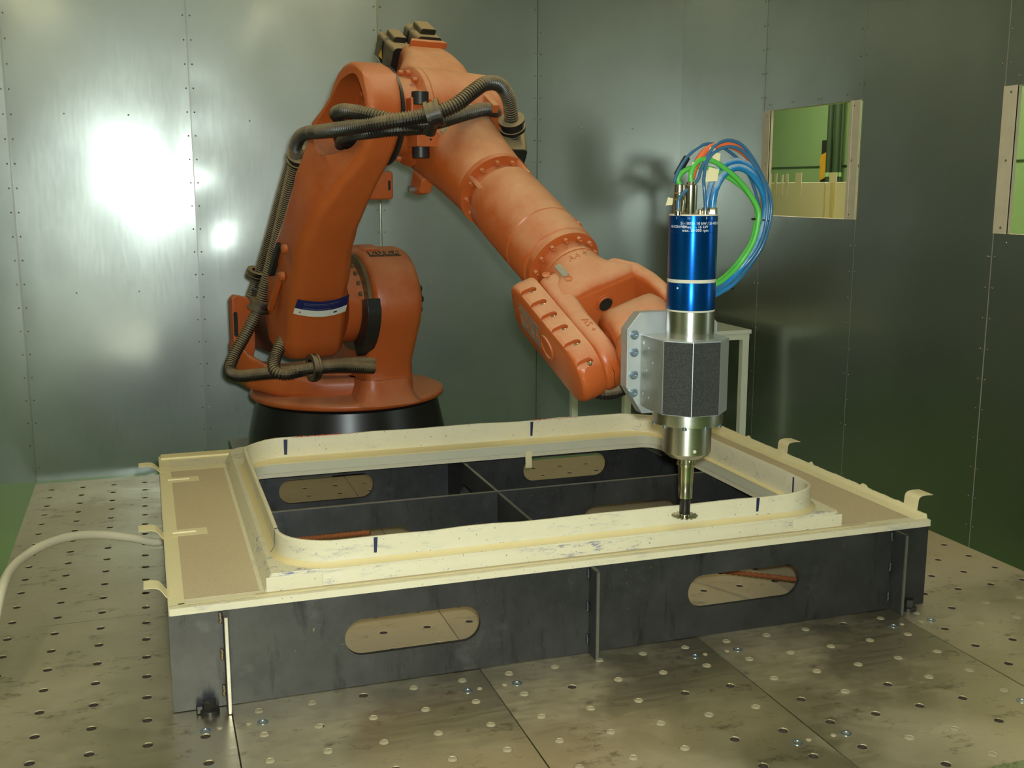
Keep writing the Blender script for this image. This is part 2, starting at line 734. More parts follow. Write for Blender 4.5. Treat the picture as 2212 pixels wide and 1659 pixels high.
for k, sy in enumerate(ys[1:-2]):
    z = FZ + .06
    while z < CZ:
        inwin = (k < 2 and WZ0 - .01 < z < WZ1 + .01) or (k in (2, 3) and 1.0 < z < 1.61)
        if not inwin:
            for d in (-.02, .02):
                rv.ball((XR - .002, sy + d, z), .0046, 6, (.7, 1, 1))
        z += .128
for zz in (WZ0 - .03, WZ1 + .03):
    for yy in (4.64, 4.88, 5.12, 5.34):
        rv.ball((XR - .002, yy, zz), .005, 6, (.7, 1, 1))
for zz in (.98, 1.635):
    for yy in (2.8, 3.05, 3.3, 3.53):
        rv.ball((XR - .002, yy, zz), .005, 6, (.7, 1, 1))
rv.build('rivets', 'nickel', wr, kind='stuff', smooth=60)
for n, (y0, y1, a, b) in enumerate(((4.531, 5.402, WZ0, WZ1), (2.702, 3.605, 1.015, 1.598))):
    wn = thing('window_%d' % (n + 1), (XR, (y0 + y1) / 2, a), kind='structure')
    MB().box((XR + .02, y0, a), (XR + .026, y1, b)).build('pane', 'glass', wn, smooth=0)
    for side, ya, yb in ((0, y0, y0 + .075), (1, y1 - .075, y1)):
        fr = MB().box((XR - .004, ya, a), (XR + .003, yb, b))
        yi = yb - .02 if side == 0 else ya
        fr.box((XR - .007, yi, a), (XR + .018, yi + .02, b))
        f = fr.build('frame_strip', 'alu_frame', wn, smooth=0, bevel=.001)
        for zz in (a + .025, (a + b) / 2, b - .025):
            MB().ball((XR - .006, (ya + yb) / 2 - (.006 if side else -.006), zz), .0055, 8, (.6, 1, 1)).build('screw', 'nickel', f)

# ---- the walls behind the camera and the hall beyond the windows
MB().box((XL - .06, YF, FZ), (XL, 12, CZ)).build('wall_left', 'sheet', kind='structure', smooth=0)
MB().box((XL, YF - .06, FZ), (XR + 5, YF, CZ)).build('wall_front', 'sheet', kind='structure', smooth=0)
MB().box((XR + 3.0, YF, FZ), (XR + 3.06, 12, CZ)).build('wall_hall', 'hall_green', kind='structure', smooth=0)
MB().box((XR, 11.94, FZ), (XR + 3.0, 12, CZ)).build('wall_end', 'hall_green', kind='structure', smooth=0)
MB().box((XR + 2.985, 2.0, 1.40), (XR + 3.0, 11.9, 1.407)).build('trim_1', 'pipe_dark', kind='structure', smooth=0)

# ---- ceiling lamps out of frame: cell's seen in reflections, hall's added to light it
for k, (lx, ly, la) in enumerate(((-.9, 3.2, 0), (-.9, .6, 0), (1.4, .4, 0), (1.5, 3.6, 0), (-2.5, 2.0, 0), (XR + 1.6, 8.0, 1), (XR + 1.6, 4.2, 1))):
    t = thing('ceiling_lamp', (lx, ly, CZ), ('ceiling tube lamp above the left rear edge of the machine bed', 'ceiling tube lamp above the front left of the machine bed', 'ceiling tube lamp above the spot where the camera stands', 'ceiling tube lamp above the milling spindle', 'ceiling tube lamp by the left cell wall', 'unseen lamp added to light the hall beyond the first window', 'unseen lamp added to light the hall beyond the second window')[k], 'lamp', 'ceiling lamps')
    MB().box((lx - .09, ly - .65, CZ - .06), (lx + .09, ly + .65, CZ)).build('housing', 'white', t, smooth=0, bevel=.006)
    MB().box((lx - .07, ly - .62, CZ - .085), (lx + .07, ly + .62, CZ - .062)).build('diffuser', 'added_hall_lamp' if la else 'lamp', t, smooth=0, bevel=.004)

# ================================================================== BEYOND THE WINDOW
mp = thing('moulded_panel', (4.2, 6.3, FZ), 'tall cream moulded panel with paper tabs seen through the first window', 'panel')
MY = lambda y: 5.89 + (y - 5.05) * 1.177
MB().box((4.2, MY(4.62), FZ), (4.23, MY(6.1), 1.233)).build('sheet', 'pale', mp, smooth=0, bevel=.004)
for (y0, y1, xx) in ((4.62, 4.75, .03), (4.80, 4.83, .015), (4.88, 4.90, .012), (5.14, 5.17, .012), (5.22, 5.23, .008)):
    MB().box((4.2 - xx, MY(y0), FZ), (4.2, MY(y1), 1.230)).build('rib', 'cream_plain', mp, smooth=0, bevel=.002)
for (yc, wd, hh) in ((5.80, .05, .05), (5.73, .03, .055), (5.66, .02, .045), (5.61, .03, .05), (5.49, .06, .055), (5.16, .07, .05), (4.98, .05, .045), (4.90, .04, .07)):
    MB().box((4.198, MY(yc - wd / 2), 1.15), (4.2, MY(yc + wd / 2), 1.233 + hh * 1.2)).build('paper_tab', 'pale', mp, smooth=0)
pg = thing('corner_guard', (XR + 2.95, 9.2, FZ), 'black and yellow striped corner guard on the green hall wall', 'guard')
gp = at(1772, 303, X=XR + 2.92)
gq = at(1790, 303, X=XR + 2.92)
yg0, yg1 = sorted((gp.y, gq.y))
zt = gp.z
MB().box((XR + 2.94, yg0, FZ), (XR + 2.998, yg1, zt)).build('core', 'black_rubber', pg, smooth=0, bevel=.006)
for k in range(4):
    zc = at(1780, 358, X=XR + 2.92).z - k * .47
    MB().prism([(yg0 - .002, zc - .10), (yg1 + .002, zc - .14), (yg1 + .002, zc + .10), (yg0 - .002, zc + .14)], lambda y, z, h: V((h, y, z)), XR + 2.932, XR + 2.94).build('yellow_stripe', 'hazard', pg, smooth=0)
for k, (pxl, r) in enumerate(((1793, .028), (1809, .035), (1819, .012))):
    p = at(pxl, 300, X=XR + 2.91)
    pp = thing('wall_pipe', (p.x, p.y, FZ), ('thick dark pipe nearest the striped guard on the hall wall', 'second thick dark pipe running up the hall wall', 'thinnest pipe at the right edge of the first window')[k], 'pipe', 'pipes on the hall wall')
    MB().rod((p.x, p.y, FZ), (p.x, p.y, CZ), r, 12).build('tube', 'pipe_dark', pp)
    for zz in (.6, 1.3, 2.2):
        MB().cyl((p.x, p.y, zz), (0, 0, 1), r * 1.25, .04, 12).build('bracket', 'hall_green', pp)

# ================================================================== MACHINE BED
bedt = thing('machine_bed', (1.05, 3.1, FZ), 'steel clamping bed of drilled plates covering the cell floor under the fixture', 'machine bed')
MB().box((-.47, 1.69, FZ), (.125, 4.68, -.052)).build('foundation', 'black_steel', bedt, smooth=0)
MB().box((.135, 1.69, FZ), (1.97, 4.40, -.052)).build('foundation', 'black_steel', bedt, smooth=0)
MB().box((1.97, 1.69, FZ), (2.57, 3.98, -.052)).build('foundation', 'black_steel', bedt, smooth=0)


def bed_plate(x0, x1, y0, y1, xs, ys_, r):
    mb = MB()
    gx = [x0] + [(a + b) / 2 for a, b in zip(xs, xs[1:])] + [x1]
    gy = [y0] + [(a + b) / 2 for a, b in zip(ys_, ys_[1:])] + [y1]
    n = 16
    for i, cx in enumerate(xs):
        for j, cy in enumerate(ys_):
            l, rr, b, t = gx[i], gx[i + 1], gy[j], gy[j + 1]
            vs, fs, mi = [], [], []
            for k in range(n):
                a = 2 * PI * k / n
                c, s_ = math.cos(a), math.sin(a)
                m = max(abs(c), abs(s_))
                qx, qy = c / m, s_ / m
                vs.append((cx + (qx * (rr - cx) if qx > 0 else qx * (cx - l)), cy + (qy * (t - cy) if qy > 0 else qy * (cy - b)), 0))
            for rad, z in ((r + .0015, 0), (r, -.0015), (r, -.03)):
                for k in range(n):
                    a = 2 * PI * k / n
                    vs.append((cx + rad * math.cos(a), cy + rad * math.sin(a), z))
            for q in range(3):
                for k in range(n):
                    k2 = (k + 1) % n
                    fs.append((q * n + k, q * n + k2, (q + 1) * n + k2, (q + 1) * n + k))
            mb.add(vs, fs[:2 * n], 0)
            mb.f += []
            base = len(mb.v) - len(vs)
            for f_ in fs[2 * n:]:
                mb.f.append([base + z for z in f_])
                mb.mi.append(1)
            mb.f.append([base + 3 * n + k for k in range(n)])
            mb.mi.append(1)
    # skirt
    for (a, b) in (((x0, y0), (x1, y0)), ((x1, y0), (x1, y1)), ((x1, y1), (x0, y1)), ((x0, y1), (x0, y0))):
        mb.add([(a[0], a[1], 0), (b[0], b[1], 0), (b[0], b[1], -.05), (a[0], a[1], -.05)], [(0, 3, 2, 1)], 0)
    return mb.build('bed_plate', ['bed', 'hole'], bedt, smooth=30, fix=False)


holesL = ([-.412, -.294, -.176, -.056, .066], [2.327 + .1192 * k for k in range(-5, 20)])
YS = 3.105
seamx = [-.482, .130, .743, 1.359, 1.976, 2.590]
g = .0017
for c in range(5):
    xa, xb = seamx[c] + g, seamx[c + 1] - g
    if c == 0:
        xs = holesL[0]
        yy = [min(v, 4.60) for v in holesL[1]]
    else:
        xs = [(seamx[c] + seamx[c + 1]) / 2 + .1232 * (k - 2) for k in range(5)]
        yy = [2.41 + .1175 * k for k in range(-6, 19)]
    rear = 4.70 if c == 0 else (4.42 if c < 4 else 4.0)
    bed_plate(xa, xb, 1.665, YS - g, xs, [v for v in yy if v < YS - .03], .0105)
    bed_plate(xa, xb, YS + g, rear, xs, [v for v in yy if YS + .03 < v < rear - .03], .0105)
# plugs and screws in the front holes
pl = MB().lathe([(.0104, -.004), (.0104, -.0006), (.0085, .0004)], (0, 0, 0), (0, 0, 1), 14).build('plug', 'plug', bedt)
pl.location = V((.311, 2.2925, 0)) - WLOC[bedt.name] + V((0, 0, -.0018))
np_ = 0
for c in range(1, 5):
    for k in range(5):
        for j in range(-6, 1):
            x = (seamx[c] + seamx[c + 1]) / 2 + .1232 * (k - 2)
            y = 2.41 + .1175 * j
            dk = (x > 1.0 and y < 2.0) or (x > 1.9 and y < 2.2)
            if (random.random() < (.25 if dk else .85)) and not (c == 1 and k == 1 and j == -1):
                d = pl.copy()
                COL.objects.link(d)
                d.location = V((x, y, -.0018)) - WLOC[bedt.name]
                np_ += 1
sc = MB().lathe([(.0125, -.001), (.0125, .0012), (.0075, .0016), (.0065, -.0004)], (0, 0, 0), (0, 0, 1), 14).build('bed_screw', 'plugb', bedt)
pn = MB().lathe([(.0062, -.001), (.0062, .0008), (.005, .0012)], (0, 0, 0), (0, 0, 1), 12).build('dowel_pin', 'plug', bedt)
first = True
for sx in seamx[1:5]:
    for yb in (2.355, 1.885):
        for sg in (-1, 1):
            for o, dd, dy in ((sc, .063, -.003), (pn, .032, 0)):
                d = o if first else o.copy()
                if not first:
                    COL.objects.link(d)
                d.location = V((sx + sg * dd, yb + dy, .0004)) - WLOC[bedt.name]
            first = False

# ================================================================== BLACK STEEL FIXTURE
fx = thing('steel_fixture', (1.05, 3.1, 0), 'low black welded steel box frame with slotted plates carrying the cream panel', 'fixture')
FH = .2384
F0 = .0018
TXZ = lambda x, z, h: V((x, h, z))
TYZ = lambda y, z, h: V((h, y, z))
sl = lambda zc=.126: [slot(.404, .746, zc, .046), slot(1.328, 1.673, zc + .003, .046)]
MB().prism(rrect(.002, 2.10, F0, FH, 0), TXZ, 2.46, 2.472, sl()).build('front_plate', 'black_steel', fx, smooth=25)
MB().prism(rrect(.014, 2.088, F0, FH, 0), TXZ, 3.195, 3.207, sl(.11)).build('middle_plate', 'black_steel', fx, smooth=25)
MB().prism(rrect(.002, 2.10, F0, FH, 0), TXZ, 3.80, 3.812, sl(.128)).build('back_plate', 'black_steel', fx, smooth=25)
for x0, x1 in ((.002, .014), (2.088, 2.10)):
    MB().prism(rrect(2.472, 3.80, F0, FH, 0), TYZ, x0, x1, [slot(2.65, 3.05, .12, .04), slot(3.3, 3.68, .12, .04)]).build('side_plate', 'black_steel', fx, smooth=25)
for y0, y1 in ((2.472, 3.195), (3.207, 3.80)):
    MB().prism(rrect(y0, y1, F0, FH - .004, 0), TYZ, 1.028, 1.038, [slot(y0 + .17, y1 - .17, .12, .04)]).build('cross_plate', 'black_steel', fx, smooth=25)
    MB().box((1.0282, y0, FH - .004), (1.0378, y1, FH - .0025)).build('cut_edge', 'cut_edge', fx, smooth=0)
MB().box((.016, 3.1952, FH), (2.086, 3.2068, FH + .0012)).build('cut_edge', 'cut_edge', fx, smooth=0)
for k, (x, yf, top) in enumerate(((.126, 2.412, .2390), (1.045, 2.412, .2394), (1.982, 2.405, .2392))):
    r = MB().box((x - .005, yf, F0), (x + .006, 2.46, top)).build('rib', 'black_steel', fx, smooth=0, bevel=.001)
    MB().box((x - .0030, yf - .0012, F0), (x + .0040, yf, top - .002)).build('cut_edge', 'cut_edge', r, smooth=0)
    for zz in (.03, .12, .21):
        wbd = MB()
        for q in range(6):
            wbd.ball((x - .010 + .002 * random.random(), 2.457, zz + q * .004), .0045, 6)
        wbd.build('weld_bead', 'grease' if k == 0 else 'black_steel', r, smooth=60)
# clamp bolts at the fixture feet
for (x, y) in ((.082, 2.437), (2.03, 2.437)):
    cb = thing('clamp', (x, y, 0), 'greasy clamp bolt holding the fixture foot, %s' % ('near the left rib' if x < 1 else 'at the right front corner'), 'clamp', 'fixture clamps')
    MB().lathe([(.022, 0), (.022, .010), (.018, .012)], (x, y, 0), (0, 0, 1), 20).build('washer', 'black_rubber', cb)
    MB().lathe([(.016, .012), (.016, .030), (.013, .033)], (x, y, 0), (0, 0, 1), 6).build('hex_head', 'black_rubber', cb, smooth=20)
    MB().box((x - .03, y - .004, .001), (x - .014, y + .012, .02)).build('stop_block', 'black_rubber', cb, smooth=0, bevel=.003)

gq_ = [at(x, y, Z=.20) for x, y in ((1385, 964), (1425, 984), (1500, 978), (1500, 955))]
MB().prism([(p.x, min(p.y, 3.798)) for p in gq_], ident, .199, .203).build('gusset', 'alu_worn', fx, smooth=0)
# rusty reinforcing bars lying inside the fixture
for k, (a, b) in enumerate(((at(1738, 1254, Y=2.50), at(1490, 1226, Y=2.86)), (at(640, 1166, Y=3.10), at(800, 1150, Y=3.02)))):
    pts = [a.lerp(b, i / 60) for i in range(61)]
    MBt = MB().tube(pts, lambda i: .0068 if i % 3 else .0084, 8)
    o = MBt.build('rebar', 'rust', smooth=50)
    tag(o, ('rusty ribbed steel bar seen through the right slot of the fixture', 'rusty bar end seen at the left slot of the middle plate')[k], 'bar', 'rusty bars')

# ================================================================== MOULDED PART ON THE FIXTURE
pt = thing('cream_moulding', (1.05, 3.2, .24), 'cream laminate window-shaped moulding with raised rim, lying on the black fixture', 'moulding')
RX0, RX1, RY0, RY1, RR = .266, 1.790, 2.503, 3.652, .135


def sweep(prof, name, mat, n=10, r=RR, parent=pt, smooth=40, jag=0, kind=None):
    """profile of (outward offset, z) swept round the rounded rim path"""
    secs = []
    base = []
    corners = ((RX1 - r, RY1 - r, 0), (RX0 + r, RY1 - r, 90), (RX0 + r, RY0 + r, 180), (RX1 - r, RY0 + r, 270))
    for ci, (cx, cy, a0) in enumerate(corners):
        for i in range(n + 1):
            a = math.radians(a0 + 90 * i / n)
            base.append((cx, cy, math.cos(a), math.sin(a)))
        nx = corners[(ci + 1) % 4]
        a = math.radians(a0 + 90)
        for q in range(1, 16):
            u = q / 16
            base.append((cx + (nx[0] - cx) * u, cy + (nx[1] - cy) * u, math.cos(a), math.sin(a)))
    for i, (cx, cy, c, s_) in enumerate(base + base[:1]):
        k = i % len(base)
        jz = jag * mnoise.noise(V((cx * 6 + c, cy * 6 + s_, 3.1)))
        secs.append([V((cx + c * (r + o), cy + s_ * (r + o), z + (jz if z > .355 else 0))) for o, z in prof])
    mb = MB().loft(secs, cap=False)
    return mb.build(name, mat, parent, smooth=smooth)


def inner(off, n=10):
    return rrect(RX0 - off, RX1 + off, RY0 - off, RY1 + off, RR + off, n)


# outer tray
TX0, TX1, TY0, TY1 = .003, 2.103, 2.452, 3.948
MB().prism(rrect(TX0, TX1, TY0, TY1, .006, 3), ident, .240, .257, [rrect(RX0 + .014, RX1 - .018, RY0 + .06, RY1 - .06, .06, 6)]).build('tray', 'cream', pt, smooth=40)
sweep([(.016, .299), (.008, .302), (.003, .307), (.0006, .315), (0, .325), (0, .360), (-.003, .3625), (-.009, .362), (-.011, .358), (-.012, .32), (-.013, .30), (-.013, .294), (.016, .294)], 'rim', 'cream', jag=.005, smooth=28)
LB = rrect(RX0 + .022, RX1 - .030, RY0 + .080, RY1 - .086, .07, 10)
LA = inner(-.011)
MB().loft([[V((x, y, .2965)) for x, y in LA], [V((x, y, .294)) for x, y in LB], [V((x, y, .290)) for x, y in LB], [V((x, y, .290)) for x, y in LA]], cap=False).build('ledge', 'cream_plain', pt, smooth=30)
LC = [(x + (1.028 - x) * .001, y + (3.07 - y) * .0015) for x, y in LB]
MB().loft([[V((x, y, .2915)) for x, y in LC], [V((x, y, .262)) for x, y in LC], [V((x, y, .262)) for x, y in LB], [V((x, y, .2915)) for x, y in LB]], cap=False).build('inner_lip', 'lip', pt, smooth=30)
sweep([(.0150, .3003), (.0095, .3034), (.0050, .3066), (.0024, .3120), (.0004, .3120), (.0004, .3003)], 'fillet', 'fillet', smooth=60)
# raised platform below the rim
PO = rrect(.222, 1.823, 2.490, 3.86, [.05, .07, .004, .004], 5)
PT = rrect(.240, 1.817, 2.495, 3.83, [.05, .07, .01, .01], 5)
mb = MB()
hole = inner(-.008)
n = len(PO)
mb.loft([[V((x, y, .256)) for x, y in PO], [V((x, y, .292)) for x, y in [(a[0] * .25 + b[0] * .75, a[1] * .25 + b[1] * .75) for a, b in zip(PO, PT)]], [V((x, y, .3)) for x, y in PT]], cap=False)
loops = [[V((x, y, .3)) for x, y in PT], [V((x, y, .3)) for x, y in hole]]
flat = loops[0] + loops[1]
mb.add(flat, [tuple(t) for t in geometry.tessellate_polygon(loops)])
mb.build('platform', 'cream_inked', pt, smooth=35)
# stepped end blocks of the platform at the two front corners
MB().box((.226, 2.4865, .257), (.36, 2.4905, .2935)).build('corner_block', 'cream', pt, smooth=0, bevel=.002)
MB().box((1.665, 2.4865, .257), (1.823, 2.4905, .2935)).build('corner_block', 'cream', pt, smooth=0, bevel=.002)
# tan infill and the tape round it
zi = .2572
MB().box((.036, 2.500, zi), (.212, 3.722, zi + .0016)).build('infill_panel', 'infill', pt, smooth=0)
MB().box((1.832, 2.492, zi), (2.056, 3.83, zi + .0016)).build('infill_panel', 'infill', pt, smooth=0)
MB().box((.20, 2.4665, zi), (1.9, 2.4880, zi + .0014)).build('infill_strip', 'infill', pt, smooth=0)


def tape(pts, z, name='tape_strip'):
    MB().prism(pts, ident, z, z + .0005).build(name, 'tape', pt, smooth=0)


tape(rrect(.005, .040, 2.47, 3.94, 0), zi + .0017)
tape(rrect(.005, .222, 3.716, 3.765, 0), zi + .0018)
edge = [(x / 40, 2.4655 + .006 * mnoise.noise(V((x * .9, 0, 5)))) for x in range(1, 80)]
tape([(p[0], p[1] + .0) for p in edge] + [(1.975, 2.4755), (.025, 2.4755)], zi + .0017)
for (y0, y1) in ((3.565, 3.625), (2.985, 3.045)):
    x1 = .125 if y0 > 3.3 else .120
    tape(rrect(.030, x1, y0, y1, 0), zi + .0022, 'tape_patch')
    MB().rod((.028, (y0 + y1) / 2, zi + .0025), (x1 - .03, (y0 + y1) / 2, zi + .0025), .004, 10).build('tape_fold', 'tape', pt)
# back and right edge lips
MB().box((.01, 3.885, .257), (2.10, 3.946, .266)).build('back_lip', 'cream_plain', pt, smooth=0, bevel=.003)
secs = []
random.seed(3)
for i in range(121):
    y = 2.47 + (3.94 - 2.47) * i / 120
    h = .275 + .010 * (i / 120) + .006 * abs(mnoise.noise(V((i * .35, 1, 1)))) + (.008 if i in (23, 24, 47, 61, 62, 80) else 0)
    if i < 4:
        h = .272
    secs.append([V((2.060, y, .2575)), V((2.086, y, .2645)), V((2.093, y, h)), V((2.099, y, h - .001)), V((2.102, y, .2575))])
MB().loft(secs).build('torn_edge', 'tape', pt, smooth=40)


def ribbon(path, wv, name='tape_tab', th=.0006):
    P = smooth_path(path, .004)
    secs = []
    for i, p in enumerate(P):
        t = (P[min(i + 1, len(P) - 1)] - P[max(i - 1, 0)]).normalized()
        nrm = t.cross(V(wv)).normalized()
        hw = V(wv)
        secs.append([p - hw + nrm * th, p + hw + nrm * th, p + hw - nrm * th, p - hw - nrm * th])
    return MB().loft(secs).build(name, 'tape', pt, smooth=60)


for (yc, ex, up) in ((3.74, -.062, .014), (2.995, -.060, .020), (2.545, -.048, .020)):
    ribbon([(.012, yc, .2585), (.002, yc, .262), (-.012, yc, .262 + up), (-.028, yc, .262 + up + .006), (ex, yc, .262 + up + .006)], (0, .028, 0))
for (yc, h) in ((2.535, .035), (3.22, .040)):
    ribbon([(2.088, yc, .258), (2.094, yc, .280), (2.098, yc, .272 + h), (2.116, yc, .28 + h), (2.150, yc + .004, .278 + h)], (0, .030, 0))
ribbon([(1.265, 3.566, .268), (1.265, 3.565, .25), (1.266, 3.566, .225), (1.267, 3.570, .205)], (.012, 0, 0))
# marker lines (flat print on the rim)
mk = MB()


def mark(x0, x1, y, z0, z1, n=8, seed=1):
    pts = []
    for i in range(n + 1):
        z = z0 + (z1 - z0) * i / n
        pts.append((x0 + .003 * mnoise.noise(V((i, seed, 2))), z))
    for i in range(n + 1):
        z = z1 + (z0 - z1) * i / n
        pts.append((x1 + .003 * mnoise.noise(V((i, seed, 9))) + .003 * i / n, z))
    mk.prism(pts, TXZ, y - .0003, y + .0003)


fy = RY0 - .0006
for xm, sd in ((.492, 1), (1.557, 2)):
    mark(xm - .004, xm + .003, fy, .361, .322, 8, sd)
by = RY1 - .0135
for xm, wd, sd in ((.414, .010, 3), (1.302, .008, 4)):
    mark(xm - wd / 2, xm + wd / 2, by, .358, .305, 8, sd)
mk.box((RX0 + .0127, 2.62, .302), (RX0 + .0133, 2.6255, .36))
mk.box((RX1 - .0133, 2.664, .302), (RX1 - .0127, 2.671, .358))
mk.build('marker_line', 'ink', pt, smooth=0)
pc = MB()
pc.tube([V((RX0 - .0006, 2.642, .36)), V((RX0 - .0008, 2.64, .34)), V((RX0 - .003, 2.638, .318)), V((RX0 - .012, 2.635, .3065))], .0008, 6)
pc.tube([V((RX0 + .01, 2.648, .3632)), V((RX0, 2.642, .3628))], .0012, 6)
pc.tube([V((.375 + .006 * i, 2.4985 + (.003 if i % 2 else 0), .3008)) for i in range(7)], .0007, 6)
pc.build('pencil_line', 'pencil', pt)
rd = MB()
for i in range(14):
    x = .44 + .012 * i
    rd.box((x, RY1 - .012, .3622), (x + .010, RY1 - .002, .3629 + .0006 * (i % 3)))
for i in range(9):
    rd.box((1.31 + .02 * i, RY1 - .012, .3622), (1.325 + .02 * i, RY1 - .003, .3630))
rd.box((.258, 2.60, .3008), (.268, 2.612, .3022))
rd.build('red_mark', 'red_ink', pt, smooth=0)

# milky hose from the floor through the side plate
hp = [at(-30, 1420, Y=2.72), at(-12, 1340, Y=2.76), at(4, 1272, Y=2.86), at(22, 1232, Y=2.98), at(52, 1203, Y=3.10), at(95, 1177, Y=3.2), at(150, 1160, Y=3.3), at(215, 1155, Y=3.38), at(285, 1162, Y=3.42), at(345, 1171, Y=3.45), V((.06, 3.46, .13)), V((.2, 3.44, .10)), V((.35, 3.40, .06)), V((.55, 3.34, .03))]
o = MB().tube(smooth_path(hp, .012), .0125, 14).build('vacuum_hose', 'clear_hose', smooth=60)
tag(o, 'milky plastic hose arching over the left bed plates into the fixture side', 'hose')

# ================================================================== ROBOT
PSI = .2201
RF = V((math.sin(PSI), -math.cos(PSI), 0))
RU = V((math.cos(PSI), math.sin(PSI), 0))
RB = V((.851, 4.90, 0))


def L(f, u, z):
    return RB + RF * f + RU * u + V((0, 0, z))


FMAP = ((-.5, -.6), (0, 0), (.238, .283), (.756, .982), (1.0, 1.27), (1.74, 2.15))


def at_f(px, py, f):
    for (a, b), (c_, d_) in zip(FMAP, FMAP[1:]):
        if f <= c_:
            f = b + (f - a) / (c_ - a) * (d_ - b)
            break
    d = ray(px, py)
    t = (f - (CAM - RB).dot(RF)) / d.dot(RF)
    return CAM + d * t


rb = thing('industrial_robot', RB, 'large dusty orange six-axis robot arm on a black round base behind the fixture', 'robot')
# base
MB().box((RB.x - .515, RB.y - .44, -.03), (RB.x + .52, RB.y + .40, -.004)).build('base_plate', 'alu_worn', rb, smooth=0, bevel=.004)
bs = MB().lathe([(.46, FZ), (.46, -.30), (.475, -.05), (.462, .01), (.445, .10), (.412, .25), (.396, .261), (.38, .265)], RB, (0, 0, 1), 72).build('base_cone', 'black_gloss', rb)
p = at(541, 952, Y=4.33)
MB().prism(rrect(-.014, .014, -.035, .035, 0), lambda x, y, h: RB + V((math.cos(3.62 + x / .45) * (.4515 + h - y * .21), math.sin(3.62 + x / .45) * (.4515 + h - y * .21), .083 + y)), 0, .002).build('yellow_label', 'yellow', bs, smooth=0)
# turret flange with flared foot
tb = MB().lathe([(.33, .264), (.431, .265), (.440, .272), (.442, .283), (.438, .293), (.424, .299), (.385, .306), (.32, .325), (.264, .364), (.24, .40)], RB, (0, 0, 1), 72).build('turret_flange', 'orange', rb, smooth=50)
# bearing column: tombstone slab round the second axis
A2 = (.283, .719)
A3 = (.982, 1.450)
R2 = .231


def tomb(grow, drop):
    o = []
    for i in range(25):
        a = math.radians(-25 + 230 * i / 24)
        o.append((A2[0] + (R2 + grow) * math.cos(a), A2[1] + (R2 + grow) * math.sin(a)))
    o += [(-.11 - grow, .50), (-.24 - grow, .36), (-.26, drop), (.42 + grow, drop), (.41 + grow, .37), (.405 + grow, .46)]
    return o


TFZ = lambda f, z, h: L(f, h, z)
secs = []
for u, gr in ((-.078, -.03), (-.073, -.012), (-.058, 0), (.110, 0), (.137, -.012), (.150, -.035)):
    secs.append([L(f, u, z) for f, z in tomb(gr, .285)])
cl = MB().loft(secs).build('bearing_column', 'orange', rb, smooth=45)
# foot fillet of the column
secs = []
for z, gr in ((.287, .05), (.300, .034), (.325, .016), (.36, .005), (.39, 0)):
    secs.append([L(x, u, z) for x, u in rrect(-.27 - gr, .425 + gr, -.095 - gr, .135 + gr, .06 + gr, 5)])
MB().loft(secs).build('column_foot', 'orange', rb, smooth=60)
# ring and seal between column and link
MB().lathe([(.185, 0), (.208, .004), (.208, .02), (.18, .024)], L(A2[0], -.102, A2[1]), RU, 48).build('bearing_ring', 'grease', rb)
MB().lathe([(.170, 0), (.170, .08)], L(A2[0], -.170, A2[1]), RU, 48).build('bearing_neck', 'orange', rb)
mb = MB()
for k in range(10):
    a = math.radians(15 + 14 * k)
    mb.cyl(L(A2[0] + .192 * math.cos(a), -.120, A2[1] + .192 * math.sin(a)), -RU, .009, .012, 8)
mb.build('ring_bolts', 'grease', rb, kind='stuff')
# black cover strip on the front of the joint
secs = []
for i in range(14):
    a = math.radians(8 - 72 * i / 13)
    ro = .246 if i > 1 else .236
    secs.append([L(A2[0] + r * math.cos(a), u, A2[1] + r * math.sin(a)) for r, u in ((.18, -.118), (ro, -.118), (ro, -.058), (.18, -.058))])
MB().loft(secs).build('joint_cover', 'black_rubber', rb, smooth=30, bevel=.003)
# knurled brake knob at the far side
mb = MB()
prof = []
mb.lathe([(.05, 0), (.075, .006), (.078, .03), (.06, .036)], L(A2[0] + .07, .146, A2[1] + .01), RU, 32)
for k in range(10):
    a = 2 * PI * k / 10
    mb.cyl(L(A2[0] + .07 + .074 * math.cos(a), .151, A2[1] + .01 + .074 * math.sin(a)), RU, .014, .028, 10)
mb.build('motor_cap', 'black_rubber', rb)
# raised top plate and maker's letters on the crown of the column
secs = []
for i in range(9):
    a = math.radians(100 - 30 * i / 8)
    secs.append([L(A2[0] + r * math.cos(a), u, A2[1] + r * math.sin(a)) for r, u in ((R2 - .01, -.066), (R2 + .010, -.058), (R2 + .010, .01), (R2 - .01, .0))])
MB().loft(secs).build('crown_pad', 'orange', cl, smooth=30, bevel=.003)


def crown(x, y, h):
    a = math.radians(63) - y / R2
    r = R2 + .0008 + h
    return L(A2[0] + r * math.cos(a), .015 + x * 1.08, A2[1] + r * math.sin(a))


mb = MB()
for k in range(4):
    x0 = -.062 + k * .034
    mb.prism(rrect(x0, x0 + .031, -.021, .021, 0), lambda x, y, h: crown(x, -y, h), 0, .0015)
mb.build('letter_block', 'letter_dark', cl, smooth=0)
mb = MB()
for k, ch in enumerate('KUKA'):
    put_text(mb, ch, .042, lambda x, y, z, k=k: crown(-.0465 + k * .034 + x, -y, .0032 + z), .0008, .86)
mb.build('maker_lettering', 'orange_dusty', cl, smooth=0)

